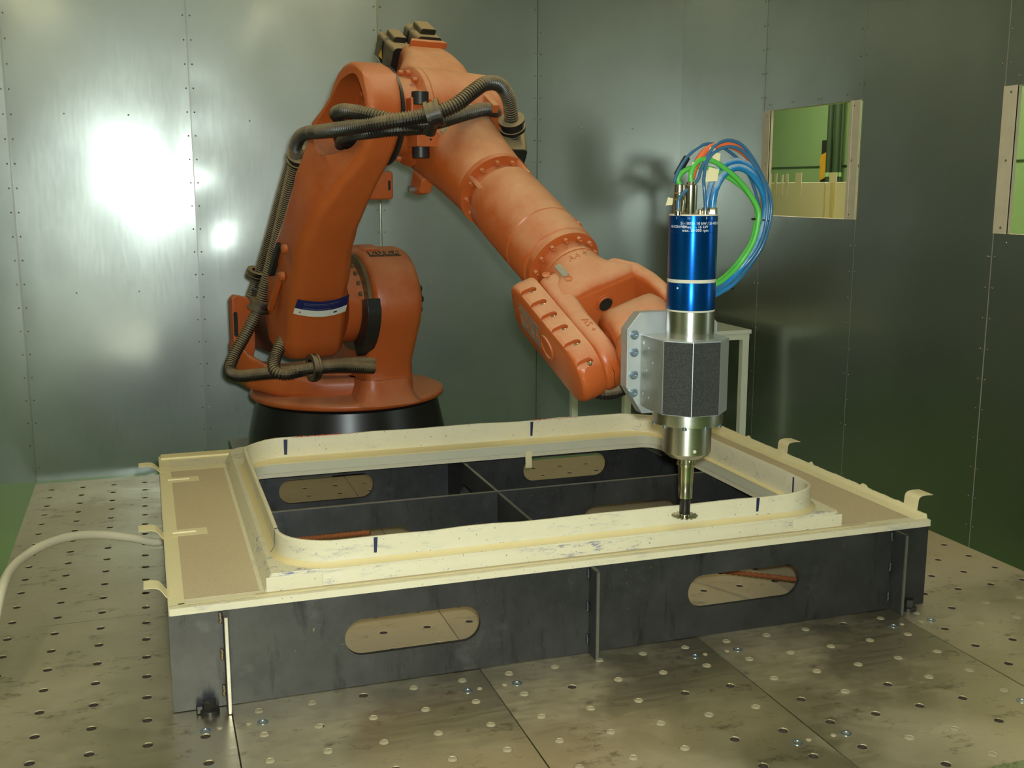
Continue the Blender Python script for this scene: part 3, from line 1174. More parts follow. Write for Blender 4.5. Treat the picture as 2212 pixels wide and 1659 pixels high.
# rear carousel arm with motor bracket, left of the link
secs = []
for (u, f0, f1, z0, z1) in ((-.05, -.28, .33, .29, .39), (-.22, -.27, .28, .295, .39), (-.37, -.24, .15, .305, .42), (-.465, -.20, .03, .33, .49), (-.49, -.18, -.02, .38, .53)):
    secs.append([L(f, u, z) for f, z in rrect(f0, f1, z0, z1, .03, 4)])
MB().loft(secs).build('carousel_arm', 'orange', rb, smooth=60)
TFUZ = lambda u, z, h: L(h, u, z)
br = MB().prism([(-.492, .39), (-.42, .37), (-.385, .54), (-.405, .69), (-.415, .72), (-.475, .735), (-.492, .72)], TFUZ, -.15, -.10).build('motor_bracket', 'orange', rb, smooth=30, bevel=.006)
mb = MB().prism(rrect(-.488, -.470, .55, .66, .008), lambda u, z, h: L(h, u, z), -.0998, -.0985)
mb.build('bracket_slot', 'black_rubber', br, smooth=0)
# second-axis motor, black, behind the link
mo = MB()
mo.lathe([(.06, -.03), (.105, -.02), (.118, 0), (.118, .17), (.13, .18), (.13, .22)], L(.05, -.36, .62), V((0, 0, 0)) + RU, 40)
mo.box((-.09, -.40, .50), (.15, -.27, .70), T=lambda f, u, z: L(f, u, z))
mo.build('axis_motor', 'black_gloss', rb, bevel=.004)
MB().box((-.05, -.42, .66), (.08, -.33, .77), T=lambda f, u, z: L(f, u, z)).build('connector_box', 'black_gloss', rb, smooth=30, bevel=.01)

# ---- link arm
LD = V((A3[0] - A2[0], A3[1] - A2[1], 0)).normalized()
LLEN = math.hypot(A3[0] - A2[0], A3[1] - A2[1])
LE = (LD.y, -LD.x)


def LK(t, s, u):
    return L(A2[0] + LD.x * t + LE[0] * s, u, A2[1] + LD.y * t + LE[1] * s)


def interp(tab, t):
    for a, b in zip(tab, tab[1:]):
        if t <= b[0]:
            k = max(0, (t - a[0]) / (b[0] - a[0]))
            k = k * k * (3 - 2 * k)
            return [x + (y - x) * k for x, y in zip(a[1:], b[1:])]
    return list(tab[-1][1:])


RL, RH = .215, .180
tabU = [(-.3, -.405, -.165), (0, -.422, -.172), (.12, -.437, -.187), (.26, -.456, -.212), (.50, -.474, -.247), (.64, -.466, -.262), (.80, -.425, -.262), (.95, -.382, -.252), (1.3, -.372, -.246)]
tabS = [(0, -.190, .190), (.2, -.14, .150), (.5, -.085, .140), (.65, -.10, .148), (.84, -.18, .165), (LLEN, -.180, .180)]
tabB = [(-.3, .02), (.0, .030), (.3, .030), (.6, .020), (.8, .006), (1.3, 0)]


def link_section(t, u0, u1, s0, s1, rc):
    o = []
    B = interp(tabB, t)[0]
    for s_, u in rrect(s0, s1, u0, u1, min(rc, (s1 - s0) * .49), 7):
        k = (u - (u0 + u1) / 2) / ((u1 - u0) / 2)
        o.append(LK(t, s_ + (B * (1 - k * k) if s_ > 0 else 0), u))
    # extra points across the front face keep its crown smooth
    return o


ts = [-RL * math.cos(math.radians(a)) for a in (2, 10, 20, 32, 45, 60, 75)] + [LLEN * k / 17 for k in range(17)] + [LLEN] + [LLEN + RH * math.sin(math.radians(a)) for a in (15, 30, 45, 58, 70, 80, 88)]
secs = []
for t in ts:
    u0, u1 = interp(tabU, t)
    if t < 0:
        h = math.sqrt(max(1e-6, RL * RL - t * t))
        s0, s1 = -h, h
    elif t > LLEN:
        h = math.sqrt(max(1e-6, RH * RH - (t - LLEN) ** 2))
        s0, s1 = -h, h
    else:
        s0, s1 = interp(tabS, t)
    secs.append(link_section(t, u0, u1, s0, s1, .045 if t < .6 else .03))
lk = MB().loft(secs).build('link_arm', 'orange', rb, smooth=180)
# teardrop opening in the head, cut with a boolean
tp = [(1.150, -.049), (1.152, .03), (1.125, .098), (1.069, .128), (.985, .118), (.90, .066), (.835, .014), (.80, -.03), (.803, -.09), (.845, -.135), (.94, -.142), (1.06, -.120)]
tear = []
for k in range(12):
    a, b, c, d = (V((*tp[(k + m) % 12], 0)) for m in (-1, 0, 1, 2))
    for h in range(5):
        t = h / 5
        v = .5 * ((2 * b) + (c - a) * t + (2 * a - 5 * b + 4 * c - d) * t * t + (3 * b - a - 3 * c + d) * t ** 3)
        tear.append((v.x, v.y))
cut = MB().prism(tear, lambda t, s, h: LK(t, s, h), -.60, -.276)
co = cut.build('cutter', 'orange', None, smooth=0)
md = lk.modifiers.new('cut', 'BOOLEAN')
md.object = co
md.solver = 'EXACT'
dg = bpy.context.evaluated_depsgraph_get()
dg.update()
nm = bpy.data.meshes.new_from_object(lk.evaluated_get(dg))
lk.modifiers.clear()
lk.data = nm
bpy.data.objects.remove(co)
nm.shade_smooth()
nm.set_sharp_from_angle(angle=math.radians(42))
bv = lk.modifiers.new('bevel', 'BEVEL')
bv.width = .010
bv.segments = 3
bv.limit_method = 'ANGLE'
bv.angle_limit = math.radians(50)
# gear housing seen inside the opening, with its ring of bolts
MB().lathe([(.124, -.002), (.124, .006), (.10, .008), (.095, .014), (.02, .016)], LK(LLEN, 0, -.276), -RU, 40).build('gear_cover', 'orange', lk)
mb = MB()
for k in range(14):
    a = 2 * PI * k / 14
    mb.cyl(LK(LLEN + .112 * math.sin(a), .112 * math.cos(a), -.281), -RU, .010, .014, 8)
mb.build('cover_bolts', 'orange', lk, kind='stuff')
for k in range(4):
    o_ = .028 * k
    P_ = smooth_path([LK(.815 + o_, -.115 + o_ * .6, -.318), LK(.845 + o_, -.055 + o_ * .5, -.340), LK(.90 + o_, .010 + o_ * .2, -.342), LK(.985 + o_ * .6, .078, -.312)], .008)
    MB().tube(P_, .026, 12).build('coiled_cable', 'black_gloss', lk, smooth=60)
# head joint: black seal, neck, hub flange
MB().lathe([(.168, 0), (.175, .004), (.175, .014)], L(A3[0], -.252, A3[1]), RU, 64).build('head_seal', 'black_rubber', rb)
MB().lathe([(.158, 0), (.158, .018), (.139, .03), (.137, .085), (.168, .095), (.175, .10), (.175, .118)], L(A3[0], -.245, A3[1]), RU, 64).build('joint_neck', 'orange_dusty', rb, smooth=40)
mb = MB()
for k in range(16):
    a = 2 * PI * k / 16 + .1
    if k in (12, 13, 14):
        continue
    mb.cyl(L(A3[0] + .154 * math.cos(a), -.158, A3[1] + .154 * math.sin(a)), -RU, .0095, .016, 10)
mb.build('neck_bolts', 'orange_dusty', rb, kind='stuff')
# stop block and rubber buffers in front of the neck
nb = MB().box((A3[0] + .11, -.215, A3[1] - .075), (A3[0] + .172, -.135, A3[1] + .055), T=lambda f, u, z: L(f, u, z)).build('stop_block', 'orange', rb, smooth=30, bevel=.006)
MB().rod(L(A3[0] + .165, -.178, A3[1] + .030), L(A3[0] + .165, -.178, A3[1] + .075), .030, 24, .002).build('rubber_buffer', 'black_rubber', nb)
MB().rod(L(A3[0] + .165, -.178, A3[1] - .110), L(A3[0] + .165, -.178, A3[1] - .150), .030, 24, .002).build('rubber_buffer', 'black_rubber', nb)
MB().box((A3[0] + .135, -.215, A3[1] - .112), (A3[0] + .215, -.135, A3[1] - .060), T=lambda f, u, z: L(f, u, z)).build('clamp_bracket', 'orange', nb, smooth=30, bevel=.002)
MB().cyl(L(A3[0] + .216, -.165, A3[1] - .088), RF, .004, .001, 12).build('screw_hole', 'black_rubber', nb)
# bolts and clip on the narrow left face of the link
for (t, s, u) in ((.40, .055, -.487), (.25, .06, -.466)):
    MB().lathe([(.018, 0), (.018, .014), (.012, .018)], LK(t, s, u + .004), -RU, 16).build('boss', 'orange', lk)
MB().prism(rrect(-.02, .20, -.012, .012, .011, 4), lambda t, s, h: LK(t + .02, s + .02, -.442 - h - .02 * math.sin((t + .02) * 14)), 0, .022).build('handle_bar', 'orange', lk, smooth=30, bevel=.004)
MB().prism(rrect(.08, .26, -.010, .016, .010, 4), lambda t, s, h: LK(t + .06, s - .05, h), -.472, -.45).build('side_slot', 'black_rubber', lk, smooth=0)
# stop lug on the rear-right of the link
MB().box((.62, -.235, 1.155), (.79, -.115, 1.262), T=L).build('stop_lug', 'orange', lk, smooth=30, bevel=.012)
MB().box((.7905, -.140, 1.19), (.7922, -.131, 1.225), T=lambda f, u, z: L(f, u, z)).build('lug_slot', 'black_rubber', lk, smooth=0)


# sticker on the front face of the link
def stick(x, y, h):
    t = .185 + y * 1.2
    u = -.318 + x * 1.30
    u0, u1 = interp(tabU, t)
    s0, s1 = interp(tabS, t)
    k = (u - (u0 + u1) / 2) / ((u1 - u0) / 2)
    return LK(t, s1 + interp(tabB, t)[0] * (1 - k * k) + .0014 + h, u)


for nm_, mt_, ya, yb in (('sticker_foot', 'sticker_white', -.035, -.010), ('sticker', 'sticker_blue', -.010, .035)):
    MB().loft([[stick(-.085 + .17 * k / 12, y, h) for y, h in ((ya, 0), (yb, 0), (yb, .0007), (ya, .0007))] for k in range(13)]).build(nm_, mt_, lk, smooth=30)
#, 'sticker_white', lk, smooth=0)
mb = MB()
random.seed(11)
for row, (y, xe) in enumerate(((.021, .05), (.014, .056), (.008, .05), (-.002, .02))):
    x = -.062
    while x < xe:
        wd = random.choice((.003, .005, .007, .004))
        mb.prism(rrect(x, x + wd, y - .0011, y + .0011, 0), stick, .0009, .0015)
        x += wd + .0016
mb.build('sticker_text', 'print_dim', lk, smooth=0)
mb = MB().prism([(-.072, -.026), (-.064, -.026), (-.068, -.018)], stick, .0009, .0013)
mb.build('sticker_logo', 'red_ink', lk, smooth=0)
MB().prism(rrect(.038, .050, -.025, -.019, 0), stick, .0009, .0013).build('sticker_flag', 'sticker_blue', lk, smooth=0)

# ---- forearm
S0 = V((1.0655, 3.9417, 1.4502))
A5 = V((1.312, 2.7595, .745))
d0 = (A5 - S0)
n0 = RU.cross(d0).normalized()
if n0.z < 0:
    n0 = -n0
S0 = S0 - n0 * .048
FA = (A5 - S0)
FL = FA.length
FA.normalize()
FS = FA.cross(n0).normalized()
if FS.x < 0:
    FS = -FS
FN = FS.cross(FA)
if FN.z < 0:
    FN = -FN


WS = FL / 1.21
GR = lambda w: max(1.0, min(1.07, 1.06 - .055 * w))


WTAB = ((-2, -2), (.15, .15), (.33, .385), (.66, .70), (.80, .855), (.86, .915), (1.30, 1.262), (3, 2.96))


def wm(w):
    for (a, b), (c_, d_) in zip(WTAB, WTAB[1:]):
        if w <= c_:
            return b + (w - a) / (c_ - a) * (d_ - b)


def fl_(prof):
    return [(r_ * GR(h), wm(h) * WS) for r_, h in prof]


def W(w, x=0., y=0.):
    return S0 + FA * (wm(w) * WS) + FS * (x * GR(w)) + FN * (y * GR(w))


def sec(w, x0, x1, y0, y1, r, n=7):
    return [W(w, x, y) for x, y in rrect(x0, x1, y0, y1, r, n)]


# casting: motor head at the rear, hub round the third axis, cone towards the tube
secs = [sec(-.335, -.030, .125, .00, .150, .03), sec(-.32, -.040, .135, -.02, .165, .035), sec(-.24, -.065, .145, -.07, .175, .045), sec(-.16, -.115, .150, -.12, .180, .06),
        sec(-.05, -.145, .148, -.145, .180, .09), sec(.05, -.150, .150, -.150, .165, .12), sec(.14, -.146, .146, -.146, .150, .14), sec(.24, -.134, .134, -.134, .134, .132), sec(.335, -.124, .124, -.124, .124, .122)]
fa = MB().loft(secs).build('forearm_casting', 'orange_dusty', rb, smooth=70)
MB().lathe([(.165, 0), (.175, .008), (.175, .05), (.16, .30), (.13, .33)], L(A3[0], -.13, A3[1]), RU, 56).build('arm_hub', 'orange_dusty', rb, smooth=40)
# ledge on the front of the motor head
secs = []
for w_, x0, x1 in ((-.315, -.01, .118), (-.295, -.02, .128)):
    secs.append(sec(w_, x0, x1, .165, .190, .008))
MB().loft(secs).build('head_ledge', 'orange_dusty', fa, smooth=30, bevel=.004)
MB().prism([(-.10, .18), (-.02, .15), (-.02, .18)], lambda w_, y, x: W(w_ + .18, x, y), .075, .10).build('casting_rib', 'orange_dusty', fa, smooth=30, bevel=.004)
# lower lug with its pin
lg = MB().loft([sec(.055, -.105, -.060, -.185, -.12, .012), sec(.085, -.105, -.060, -.205, -.12, .016), sec(.125, -.105, -.060, -.175, -.12, .012)]).build('lower_lug', 'orange', fa, smooth=50, bevel=.004)
MB().rod(W(.085, -.125, -.182), W(.085, -.045, -.182), .012, 16, .002).build('lug_pin', 'alu_worn', lg)
# flange ring with pocketed bolts, extension tube
MB().lathe(fl_([(.118, .325), (.128, .332), (.128, .352)]), S0, FA, 64).build('flange_ring', 'orange', rb)
MB().lathe(fl_([(.112, .345), (.098, .352), (.098, .395), (.112, .402)]), S0, FA, 64).build('flange_pocket', 'orange', rb)
mb = MB()
for k in range(12):
    a = 2 * PI * k / 12 + .26
    mb.cyl(W(.352, .109 * math.cos(a), .109 * math.sin(a)), FA, .0085, .014, 10)
    mb.cyl(W(.366, .109 * math.cos(a), .109 * math.sin(a)), FA, .0045, .004, 6)
mb.build('flange_bolts', 'orange_dusty', rb, kind='stuff')
for k in range(4):
    a = PI / 2 * k + 1.13
    c, s_ = math.cos(a), math.sin(a)
    T = lambda x, y, h, c=c, s_=s_: W(h, c * x - s_ * y, s_ * x + c * y)
    MB().prism([(.09, -.006), (.126, -.006), (.126, .006), (.09, .006)], T, .34, .43).build('flange_web', 'orange_dusty', rb, smooth=30, bevel=.002)
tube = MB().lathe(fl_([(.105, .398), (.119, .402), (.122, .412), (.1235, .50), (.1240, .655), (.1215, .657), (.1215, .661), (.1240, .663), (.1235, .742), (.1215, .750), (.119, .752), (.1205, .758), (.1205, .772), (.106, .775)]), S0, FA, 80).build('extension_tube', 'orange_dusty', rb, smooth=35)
# round inspection plug on the tube
pa = 1.02
c, s_ = math.cos(pa), math.sin(pa)
mb = MB().lathe([(.0165, 0), (.0165, .0035), (.0135, .0035), (.0135, .0015), (.006, .0015), (.005, -.001)], W(.705, .1232 * c, .1232 * s_), FS * c + FN * s_, 24)
mb.build('tube_plug', 'orange', tube)
# second bolted joint
MB().lathe(fl_([(.106, .77), (.094, .774), (.094, .812), (.1, .818)]), S0, FA, 64).build('joint_pocket', 'orange', rb)
mb = MB()
for k in range(14):
    a = 2 * PI * k / 14 + .1
    mb.cyl(W(.776, .1045 * math.cos(a), .1045 * math.sin(a)), FA, .0078, .013, 10)
    mb.cyl(W(.789, .1045 * math.cos(a), .1045 * math.sin(a)), FA, .0042, .004, 6)
mb.build('joint_bolts', 'orange_dusty', rb, kind='stuff')

# ---- wrist, rolled about the forearm axis
WP = V((-FA.z, 0, FA.x))
WP = (WP - FA * WP.dot(FA)).normalized()
WQ = WP.cross(FA)
if WQ.z < 0:
    WQ = -WQ


def K(w_, p_, q_):
    return S0 + FA * (wm(w_) * WS) + WP * p_ + WQ * q_


def ksec(w_, p0, p1, q0, q1, r, n=6):
    return [K(w_, p_, q_) for p_, q_ in rrect(p0, p1, q0, q1, r, n)]


secs = [ksec(.805, -.098, .098, -.098, .098, .095), ksec(.84, -.100, .100, -.098, .098, .095), ksec(.875, -.115, .106, -.098, .098, .085), ksec(.92, -.135, .12, -.096, .096, .06), ksec(.965, -.138, .150, -.092, .092, .045), ksec(.985, -.132, .144, -.086, .086, .05), ksec(.994, -.122, .134, -.076, .076, .05)]
wr_ = MB().loft(secs).build('wrist_housing', 'orange_dusty', rb, smooth=60)
# web floor between the fork arms
MB().loft([ksec(.97, -.13, .145, -.088, .088, .04), ksec(1.0, -.12, .15, -.07, .07, .03)]).build('fork_floor', 'orange', wr_, smooth=60)
# right fork arm: a bar curving out and back in to the fifth axis
secs = []
for w_, pc_, hp_, hq in ((.90, .085, .035, .085), (.96, .128, .030, .084), (1.03, .150, .024, .080), (1.10, .158, .022, .076), (1.17, .158, .022, .074), (1.23, .154, .022, .060), (1.262, .150, .020, .036), (1.275, .148, .016, .012)):
    secs.append(ksec(w_, pc_ - hp_, pc_ + hp_, -hq, hq, min(hp_, hq) * .8))
MB().loft(secs).build('fork_arm', 'orange_dusty', wr_, smooth=60)
# left fork arm and the long belt cover on its outside
secs = []
for w_, p0, p1, hq in ((.86, -.135, -.06, .088), (.93, -.140, -.066, .090), (1.0, -.140, -.072, .088), (1.08, -.140, -.078, .086), (1.16, -.140, -.078, .086), (1.21, -.140, -.078, .084), (1.25, -.140, -.080, .074), (1.28, -.138, -.086, .052), (1.292, -.134, -.092, .025)):
    secs.append(ksec(w_, p0, p1, -hq, hq, .022))
MB().loft(secs).build('fork_arm', 'orange_dusty', wr_, smooth=60)
out = []
for i in range(17):
    a = math.radians(-90 + 180 * i / 16)
    out.append((1.205 + .092 * math.cos(a), .092 * math.sin(a)))
for i in range(9):
    a = math.radians(90 + 90 * i / 8)
    out.append((.865 + .05 * math.cos(a), .044 + .05 * math.sin(a)))
for i in range(9):
    a = math.radians(180 + 90 * i / 8)
    out.append((.865 + .05 * math.cos(a), -.044 + .05 * math.sin(a)))
cvs = []
for pp_, sc_ in ((-.142, .99), (-.150, 1.0), (-.185, 1.0), (-.200, .985), (-.209, .945), (-.212, .88)):
    cvs.append([K(1.04 + (w_ - 1.04) * (1 - (1 - sc_) * .45), pp_, q_ * sc_) for w_, q_ in out])
cv = MB().loft(cvs).build('belt_cover', 'orange_dusty', wr_, smooth=50)
# screws sunk in scooped pockets along the upper edge of the cover
ck = MB()
for w_ in (.895, .965, 1.035, 1.105, 1.185, 1.262):
    rr = .092 if w_ < 1.2 else .078
    ck.prism([(w_ + .0125 * math.cos(math.radians(a)), p_ + .0125 * math.sin(math.radians(a))) for p_, a0 in ((-.172, 0), (-.197, 180)) for a in range(a0, a0 + 181, 20)], lambda x, y, h, rr=rr: K(x, y, rr + h), -.013, .03)
ckc = ck.build('cutter', 'orange', None, smooth=0)
md = cv.modifiers.new('cut', 'BOOLEAN')
md.object = ckc
md.solver = 'EXACT'
dg = bpy.context.evaluated_depsgraph_get()
dg.update()
nm = bpy.data.meshes.new_from_object(cv.evaluated_get(dg))
cv.modifiers.clear()
cv.data = nm
bpy.data.objects.remove(ckc)
nm.shade_smooth()
nm.set_sharp_from_angle(angle=math.radians(48))
for w_ in (.895, .965, 1.035, 1.105, 1.185, 1.262):
    rr = .092 if w_ < 1.2 else .078
    MB().lathe([(.0078, 0), (.0078, .005), (.004, .0065)], K(w_, -.171, rr - .0125), WQ, 12).build('cover_screw', 'nickel', cv)
MB().lathe([(.040, 0), (.040, .004), (.033, .005), (.030, .002), (.004, .002)], K(1.06, -.2125, .0), -WP, 32).build('cover_cap', 'orange_dusty', cv)
# maker's letters along the outer face of the cover
mb = MB()
for k in range(4):
    mb.prism(rrect(.868 + k * .036, .900 + k * .036, -.044, .044, 0), lambda w_, q_, h: K(w_, -.2125 - h, q_), 0, .0012)
mb.build('letter_block', 'alu_worn', cv, smooth=0)
mb = MB()
for k, ch in enumerate('KUKA'):
    put_text(mb, ch, .085, lambda x, y, z, k=k: K(.884 + k * .036 + x * .42, -.2140 - z, y), .0006)
mb.build('maker_lettering', 'orange', cv, smooth=0)
# rating plate, plugs and cast letters on top of the housing
MB().box((.845, -.072, .0975), (.905, -.052, .0995), T=K).build('rating_plate', 'alu_worn', wr_, smooth=0)
for w_, p_, q_ in ((.858, -.108, .094), (.918, -.062, .0965)):
    MB().lathe([(.012, 0), (.012, .002), (.008, .003), (.007, .001)], K(w_, p_, q_), WQ, 18).build('housing_plug', 'orange', wr_)
MB().lathe([(.030, 0), (.030, .004), (.0245, .0045), (.0245, .009), (.022, .010)], K(.998, .010, .018), FA, 28).build('plug_seat', 'orange', wr_)
MB().lathe([(.022, .009), (.022, .0115)], K(.998, .010, .018), FA, 28).build('black_plug', 'black_rubber', wr_)
mb = MB()
put_text(mb, 'A4 +', .034, lambda x, y, z: K(.842 - y * .9, .012 + x, .0985 + z), .0012)
mb.build('cast_letters', 'orange', wr_, smooth=0)
mb = MB()
put_text(mb, 'A5 +', .034, lambda x, y, z: K(1.135 + x, -.105 + y * .8, .0872 + z), .0012)
mb.build('cast_letters', 'orange', wr_, smooth=0)

# hand between the fork arms, turning out along the sixth axis
HY = V((0, -1, 0))
HZ = HY.cross(WP).normalized()
if HZ.z < 0:
    HZ = -HZ


def H(y_, p_, q_):
    return A5 + HY * y_ + WP * p_ + HZ * q_


def hsec(y_, p0, p1, q0, q1, r):
    return [H(y_, p_, q_) for p_, q_ in rrect(p0, p1, q0, q1, r, 5)]


hd = MB().lathe([(.085, -.074), (.098, -.066), (.098, .116), (.085, .124)], A5, WP, 48).build('hand_drum', 'orange_dusty', rb, smooth=40)
secs = [hsec(-.105, -.05, .06, -.03, .08, .03), hsec(-.07, -.068, .10, -.08, .128, .04), hsec(-.01, -.072, .112, -.098, .142, .04), hsec(.035, -.078, .110, -.098, .138, .045), hsec(.065, -.084, .104, -.096, .118, .05), hsec(.085, -.088, .095, -.094, .098, .05)]
MB().loft(secs).build('hand_body', 'orange_dusty', rb, smooth=50)
hp_ = MB().loft([hsec(.080, -.094, .094, -.096, .096, .055), hsec(.088, -.102, .100, -.104, .102, .06), hsec(.112, -.102, .100, -.104, .102, .06), hsec(.120, -.094, .092, -.096, .094, .055)]).build('hand_flange', 'orange_dusty', rb, smooth=50)
for k in range(8):
    a = 2 * PI * k / 8 + .2
    MB().cyl(H(.1195, .083 * math.cos(a), .083 * math.sin(a)), HY, .006, .002, 12).build('flange_hole', 'black_rubber', hp_)
MB().cyl(H(.119, 0, 0), HY, .072, .043, 40, .004).build('tool_flange', 'alu_worn', rb)

# rear motors of the forearm, dusty
for (x0, x1, y0, y1, w0, w1) in ((-.070, .02, .050, .150, -.46, -.31), (.012, .112, .085, .200, -.43, -.31)):
    mt = MB().loft([sec(w0, x0 + .008, x1 - .008, y0 + .008, y1 - .008, .015), sec(w0 + .01, x0, x1, y0, y1, .018), sec((w0 + w1) / 2 - .02, x0, x1, y0, y1, .018), sec((w0 + w1) / 2 - .015, x0 + .005, x1 - .005, y0 + .005, y1 - .005, .018), sec((w0 + w1) / 2, x0 + .005, x1 - .005, y0 + .005, y1 - .005, .018), sec((w0 + w1) / 2 + .005, x0, x1, y0, y1, .018), sec(w1, x0, x1, y0, y1, .018)]).build('wrist_motor', 'motor', rb, smooth=40)
    MB().loft([sec(w0 + .03, x0 + .02, x1 - .02, y1 - .002, y1 + .022, .008), sec(w0 + .10, x0 + .02, x1 - .02, y1 - .002, y1 + .022, .008)]).build('motor_connector', 'motor', mt, smooth=40, bevel=.004)
    if x0 < -.05:
        MB().prism([(-.415, .075), (-.385, .075), (-.40, .105)], lambda w_, y_, h: W(w_, -.070 - h, y_), .0005, .0012).build('warning_triangle', 'hazard', mt, smooth=0)
MB().lathe([(.05, .0), (.055, .02), (.055, .11), (.045, .14), (.02, .15)], W(-.21, .155, .02), (FS * 1 + FA * -.25).normalized(), 28).build('third_axis_motor', 'motor', rb)
MB().loft([sec(-.02, .10, .26, -.02, .07, .02), sec(.10, .10, .27, -.03, .07, .02), sec(.20, .11, .22, -.04, .05, .02)]).build('motor_housing', 'motor', rb, smooth=40, bevel=.006)


# ---- corrugated hoses
def hose(name, pts, r, label=None, pitch=.0098, mat='hose', par=rb):
    P = smooth_path(pts, pitch / 4)
    rr = (r, r * 1.0, r * .86, r * .86)
    o = MB().tube(P, lambda i: rr[i % 4], 14).build(name, mat, par, smooth=25, label=label)
    return o


def clampring(c, ax, r, wd=.035, par=rb, extra=None):
    c, ax = V(c), V(ax).normalized()
    o = MB().lathe([(r, -wd / 2), (r + .021, -wd / 2), (r + .021, -wd / 4), (r + .015, -wd / 4), (r + .015, wd / 4), (r + .021, wd / 4), (r + .021, wd / 2), (r, wd / 2)], c, ax, 32, cap=False)
    if extra:
        o.rod(c + (V(extra) - c).normalized() * (r + .008), extra, .026, 12)
    return o.build('hose_clamp', 'hose', par, smooth=30)


def at_u(px, py, u):
    d = ray(px, py)
    t = (u - (CAM - RB).dot(RU)) / d.dot(RU)
    return CAM + d * t


h1 = [at_f(806, 795, .35), at_f(740, 792, .36), at_f(680, 795, .36), at_f(620, 803, .33), at_f(560, 808, .27), at_f(515, 812, .20), at_f(496, 800, .15), at_f(506, 768, .12), at_f(535, 715, .11), at_f(562, 655, .12), at_f(585, 570, .16), at_f(607, 480, .24), at_f(627, 395, .33), at_f(638, 345, .38), at_f(640, 312, .43), at_f(655, 290, .52), at_f(700, 283, .71), at_f(760, 275, .86), at_f(830, 264, .965), at_f(900, 253, 1.01), at_f(940, 245, 1.02), at_f(985, 226, 1.04), at_f(1020, 199, 1.04), at_f(1050, 180, 1.03), at_f(1080, 184, 1.0), at_f(1099, 215, .96), at_f(1106, 262, .92), at_f(1112, 310, .88), at_f(1120, 370, .84)]
hose('corrugated_hose', h1, .0255)
h2 = [at_f(806, 782, .33), at_f(740, 786, .335), at_f(672, 795, .34), at_f(620, 808, .34), at_f(594, 800, .32), at_f(594, 775, .29), at_f(612, 735, .25), at_f(640, 690, .12)]
hose('corrugated_hose', h2, .0255)
h3 = [at_f(540, 640, -.10), at_f(558, 590, -.08), at_f(580, 520, .0), at_f(602, 440, .10), at_f(628, 350, .24)]
hose('corrugated_hose', h3, .020)
h4 = [at_f(735, 256, .66), at_f(727, 244, .74), at_f(748, 239, .84), at_f(795, 247, .92), at_f(850, 260, .965), at_f(900, 268, .98), at_f(950, 262, 1.0), at_f(1010, 244, .97), at_f(1055, 236, .92), at_f(1075, 250, .86), at_f(1092, 290, .80), at_f(1104, 340, .78)]
hose('corrugated_hose', h4, .0245)
h5 = [at_f(735, 312, .62), at_f(750, 296, .74), at_f(800, 286, .90), at_f(860, 280, .96), at_f(915, 277, .97)]
hose('corrugated_hose', h5, .022)
h6 = [W(1.20, -.02, -.13), W(1.24, .02, -.145), W(1.28, .10, -.13), W(1.28, .18, -.11)]
hose('corrugated_hose', [at(1255, 832, Y=2.86), at(1275, 843, Y=2.83), at(1310, 848, Y=2.82), at(1345, 838, Y=2.83), at(1370, 815, Y=2.86)], .022)
clampring(at_f(645, 340, .38), at_f(640, 312, .43) - at_f(638, 345, .38), .026, .04, extra=at_f(675, 335, .42))
clampring(at_f(938, 246, 1.02), at_f(985, 226, 1.04) - at_f(900, 253, .98), .026, .05, extra=at_f(925, 285, .98))
clampring(at_f(1106, 268, .915), at_f(1112, 310, .88) - at_f(1099, 215, .96), .027, .045, extra=at_f(1085, 275, .86))
clampring(at_f(561, 660, .12), at_f(585, 570, .16) - at_f(535, 715, .11), .026, .045, extra=at_f(585, 655, .08))
clampring(at_f(678, 793, .355), RU, .034, .03, extra=at_f(678, 815, .33))
clampring(at_f(553, 590, -.08), at_f(572, 520, .0) - at_f(535, 640, -.1), .021, .03)
# saddle pipe across the front of the casting
MB().tube(smooth_path([at_f(955, 292, .93), at_f(985, 275, .94), at_f(1025, 262, .92), at_f(1060, 250, .86)], .01), .020, 14).build('hose_sleeve', 'motor', rb, smooth=60)

# ================================================================== SPINDLE
SX, SY = 1.332, 2.50
sp = thing('milling_spindle', (SX, SY, .743), 'blue and silver milling spindle with a saw blade, bolted to the robot wrist', 'spindle')
UP = V((0, 0, 1))
SC = V((SX, SY, 0))


def lz(prof, name, mat, parent=sp, n=64, smooth=30):
    return MB().lathe(prof, SC, UP, n).build(name, mat, parent, smooth=smooth)


bd = lz([(.0605, .886), (.0612, .888), (.0612, .957), (.0605, .9585), (.0605, .9655), (.0612, .967), (.0612, 1.0815), (.0606, 1.0822), (.0606, 1.084), (.0612, 1.0848), (.0612, 1.1235), (.060, 1.1265), (.02, 1.127)], 'motor_body', 'blue')
lz([(.0607, .9575), (.0616, .9585), (.0616, .9655), (.0607, .9665)], 'dust_ring', 'dust_line', bd)
lz([(.0607, .8845), (.0614, .8855), (.0614, .8885), (.0607, .8895)], 'dust_ring', 'dust_line', bd)
lz([(.0607, 1.1235), (.0612, 1.1238), (.0602, 1.1272), (.059, 1.1274)], 'dust_ring', 'dust_line', bd)
lz([(.0600, .80), (.0600, .826), (.0605, .828), (.0607, .832), (.0607, .8855)], 'motor_collar', 'alu')
VA = math.atan2(CAM.y - SY, CAM.x - SX)


def wrap(x, y, h, r=.0613):
    a = VA + x / r
    return SC + V((math.cos(a) * (r + h), math.sin(a) * (r + h), y))


